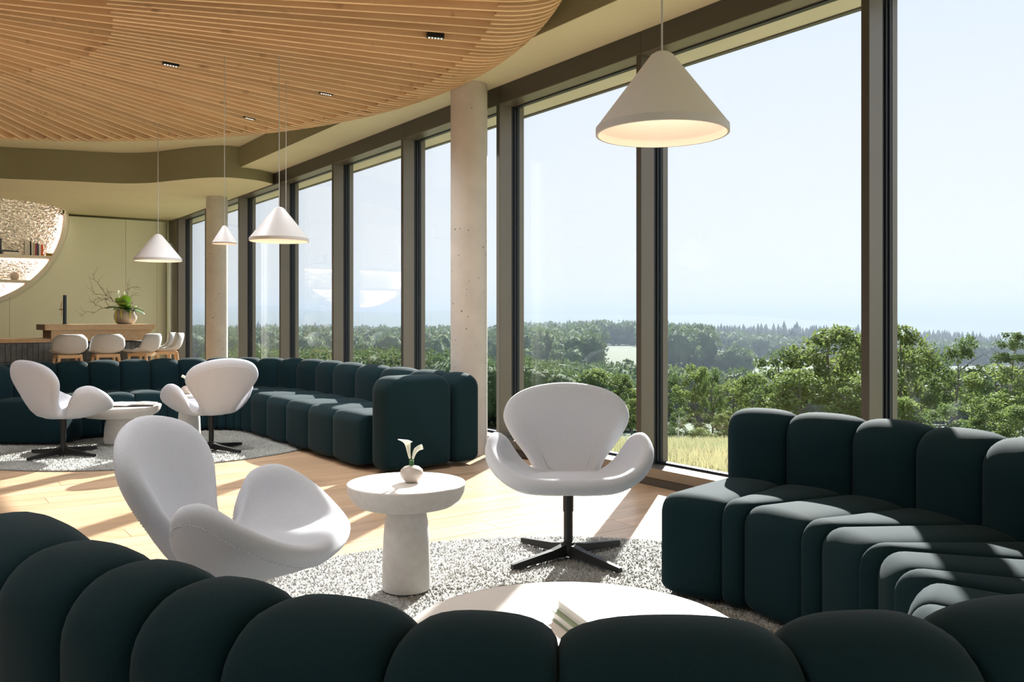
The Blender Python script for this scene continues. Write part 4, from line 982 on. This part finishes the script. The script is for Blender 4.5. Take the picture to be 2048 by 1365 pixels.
# ---- single trees at the edge of the meadow
def crown_mesh(seed, n_cl, n_leaf, size, m):
    r = np.random.default_rng(seed); L = []
    for c in range(n_cl):
        a = r.uniform(0, 6.28); zz = r.uniform(-.85, .95); rad = math.sqrt(max(0, 1 - zz * zz)) * r.uniform(.35, .85); ce = np.array([rad * math.cos(a), rad * math.sin(a), zz]); cr = r.uniform(.20, .36)
        d = r.normal(size=(n_leaf, 3)); d /= np.linalg.norm(d, axis=1, keepdims=True); L.append(ce + d * cr * r.uniform(.35, 1.0, (n_leaf, 1)) * [1, 1, .75])
    c = np.concatenate(L); n = len(c); u = r.normal(size=(n, 3)); u /= np.linalg.norm(u, axis=1, keepdims=True); w = np.cross(u, r.normal(size=(n, 3))); w /= np.linalg.norm(w, axis=1, keepdims=True)
    s_ = size * r.uniform(.6, 1.3, (n, 1)); V = np.stack([c - u * s_, c + w * s_ * .55, c + u * s_, c - w * s_ * .55], 1); Fq = np.arange(n * 4).reshape(n, 4)
    return tris_mesh('foliage', V, Fq, m)
crowns = [crown_mesh(3 + q, 34, 120, .055, M['crown']) for q in range(3)] + [crown_mesh(13 + q, 30, 110, .05, M['crown2']) for q in range(2)]
def trunk_mesh(seed, h, lean, m, r0):
    r = random.Random(seed); b = MB(); top = (lean * h, 0, h); pts = [(0, 0, 0), (lean * h * .25 + r.uniform(-.1, .1), r.uniform(-.1, .1), h * .33), (lean * h * .6, r.uniform(-.15, .15), h * .66), top]
    b.tube(catmull(pts, 4), list(np.linspace(r0, r0 * .3, 13)), 7)
    for k in range(6):
        z = h * r.uniform(.35, .85); a = r.uniform(0, 6.28); L = h * r.uniform(.18, .34); p0 = (lean * z, 0, z)
        b.tube([p0, (p0[0] + math.cos(a) * L * .5, math.sin(a) * L * .5, z + L * .45), (p0[0] + math.cos(a) * L, math.sin(a) * L, z + L * .8)], [r0 * .4, r0 * .28, r0 * .12], 5)
    return mesh('trunk', b.v, b.f, m, 60)
def tree(x, top, d, wpx, ci, label, lean=0.0, base=.30, bark='trunk', r0=.07, name='meadow_tree'):
    X = (x - 1024) / F * d; g = ground(x, d); zt = zrow(top, d); h = zt - g; root = empty(name, (X, d, g - .02)); tag(root, label, 'tree', 'trees at the edge of the meadow')
    link('trunk', trunk_mesh(int(x * 7 + d), h * .92, lean, M[bark], r0), root)
    o = link('foliage', crowns[ci], root, (lean * h * .7, 0, h * (base + (1 - base) / 2)), x * .37); o.scale = (wpx / F * d / 2, wpx / F * d / 2, h * (1 - base) / 2 * 1.03); return root
for a in ((1655, 662, 43, 190, 0, 'tall leafy tree left of the rightmost window post'), (1556, 706, 44, 130, 3, 'dark green rounded tree above the end of the curved sofa'), (1725, 676, 46, 130, 1, 'leafy tree partly covered by the rightmost window post'),
          (1800, 655, 42, 150, 0, 'tall light green tree right of the rightmost window post'), (1915, 682, 44, 150, 3, 'broad dark green tree in the middle of the rightmost window'), (1990, 735, 40, 150, 2, 'lower yellow green tree under the leaning tree'),
          (1860, 728, 48, 140, 2, 'low light green tree between the two tall trees of the rightmost window'), (1390, 735, 56, 90, 1, 'airy grey green tree nearest the lamp side window post'), (1425, 742, 50, 56, 3, 'slender dark topped tree above the meadow'),
          (1466, 762, 58, 90, 2, 'pale airy tree left of the sofa end'), (1340, 752, 60, 80, 3, 'dark green tree close to the window post behind the lamp'), (1505, 752, 52, 90, 0, 'light green tree just above the sofa end'),
          (1600, 742, 40, 150, 1, 'bushy green tree low behind the curved sofa'), (1700, 760, 38, 130, 2, 'bushy tree low beside the rightmost window post'), (2070, 745, 36, 170, 1, 'bushy tree cut by the right edge of the view'),
          (1180, 742, 66, 110, 0, 'bright green tree right above the facing armchair'), (1240, 752, 62, 80, 1, 'silvery green tree above the right shoulder of the facing armchair'), (1085, 748, 66, 110, 2, 'yellow green tree above the left shoulder of the facing armchair'), (1262, 800, 50, 60, 0, 'low green tree beside the post and facing armchair')):
    tree(*a)
tree(2012, 668, 38, 92, 4, 'leaning bare trunked tree with small dark crown near the right edge', .10, .62, 'trunk', .055)
tree(1358, 822, 44, 44, 3, 'young tree with thin white trunk at the meadow edge', 0, .42, 'whitebark', .05, 'sapling')
tree(1443, 828, 45, 46, 2, 'young pale tree with white trunk beside the light bush', 0, .42, 'whitebark', .045, 'sapling')
def bush(x, top, base, d, wpx, ci, label):
    X = (x - 1024) / F * d; g = ground(x, d); h = zrow(top, d) - g; root = empty('bush', (X, d, g)); tag(root, label, 'bush', 'bushes at the edge of the meadow')
    o = link('foliage', crowns[ci], root, (0, 0, h * .46), x * .31); o.scale = (wpx / F * d / 2, wpx / F * d / 2, h * .56); link('stem', trunk_mesh(int(x), h * .6, 0, M['trunk'], .03), root)
for a in ((1402, 858, 890, 43, 70, 1, 'light green bush in the meadow behind the window post'), (1338, 856, 890, 46, 60, 4, 'dark green bush below the white trunked sapling'), (1452, 866, 890, 44, 60, 0, 'small green bush right at the sofa end'),
          (1372, 838, 890, 48, 90, 4, 'dark undergrowth behind the white trunked sapling'), (1425, 832, 890, 50, 90, 3, 'undergrowth behind the light meadow bush'), (1475, 825, 890, 50, 80, 2, 'tall pale bush beside the sofa end'), (1790, 800, 890, 36, 120, 0, 'leafy bush just right of the rightmost window post'), (1880, 812, 890, 34, 130, 3, 'dark bush below the middle tree of the rightmost window'), (1965, 800, 890, 35, 130, 1, 'leafy bush under the leaning tree'), (2045, 812, 890, 33, 130, 2, 'pale bush at the right edge of the view')):
    bush(*a)
# meadow grass
n = 70000; d = rng.uniform(6, 44, n) ; x = np.where(rng.random(n) < .4, rng.uniform(930, 1560, n), rng.uniform(1560, 3600, n)); X = (x - 1024) / F * d; Z = np.array([ground(1300, q) for q in d]); h = rng.uniform(.18, .5, n) * np.interp(d, [7, 44], [.7, 1.1]); w = rng.uniform(.012, .04, n); a = rng.uniform(0, 3.14, n)
V = np.zeros((n, 3, 3)); V[:, 0] = np.stack([X - w * np.cos(a), d - w * np.sin(a), Z], 1); V[:, 1] = np.stack([X + w * np.cos(a), d + w * np.sin(a), Z], 1); V[:, 2] = np.stack([X + rng.normal(0, .09, n), d + rng.normal(0, .09, n), Z + h], 1)
keep = (X - F0.x) * -NV.x + (d - F0.y) * -NV.y > 1.2
V = V[keep]; o = link('meadow_grass', tris_mesh('meadow_grass', V, np.arange(len(V) * 3).reshape(-1, 3), M['straw'])); tag(o, 'dry straw coloured meadow grass outside the window', 'grass', kind='stuff')

# ---- summer haze lying in the valley
hm = bpy.data.materials.new('haze'); hm.use_nodes = True; nt = hm.node_tree; nt.nodes.clear()
ho = nt.nodes.new('ShaderNodeOutputMaterial'); vs = nt.nodes.new('ShaderNodeVolumeScatter'); va = nt.nodes.new('ShaderNodeVolumeAbsorption'); ad = nt.nodes.new('ShaderNodeAddShader')
HC = (.49, .57, .68, 1); vs.inputs['Color'].default_value = HC; vs.inputs['Density'].default_value = .0007; vs.inputs['Anisotropy'].default_value = 0.0
va.inputs['Color'].default_value = HC; va.inputs['Density'].default_value = .0007
nt.links.new(vs.outputs[0], ad.inputs[0]); nt.links.new(va.outputs[0], ad.inputs[1]); nt.links.new(ad.outputs[0], ho.inputs['Volume'])
hz = MB().hexa([(-60, 60, -40), (60, 60, -40), (3600, 4500, -40), (-3600, 4500, -40), (-60, 60, 40), (60, 60, 40), (3600, 4500, 40), (-3600, 4500, 40)]).obj('haze', hm)
tag(hz, 'pale blue summer haze over the valley', 'haze', kind='stuff')
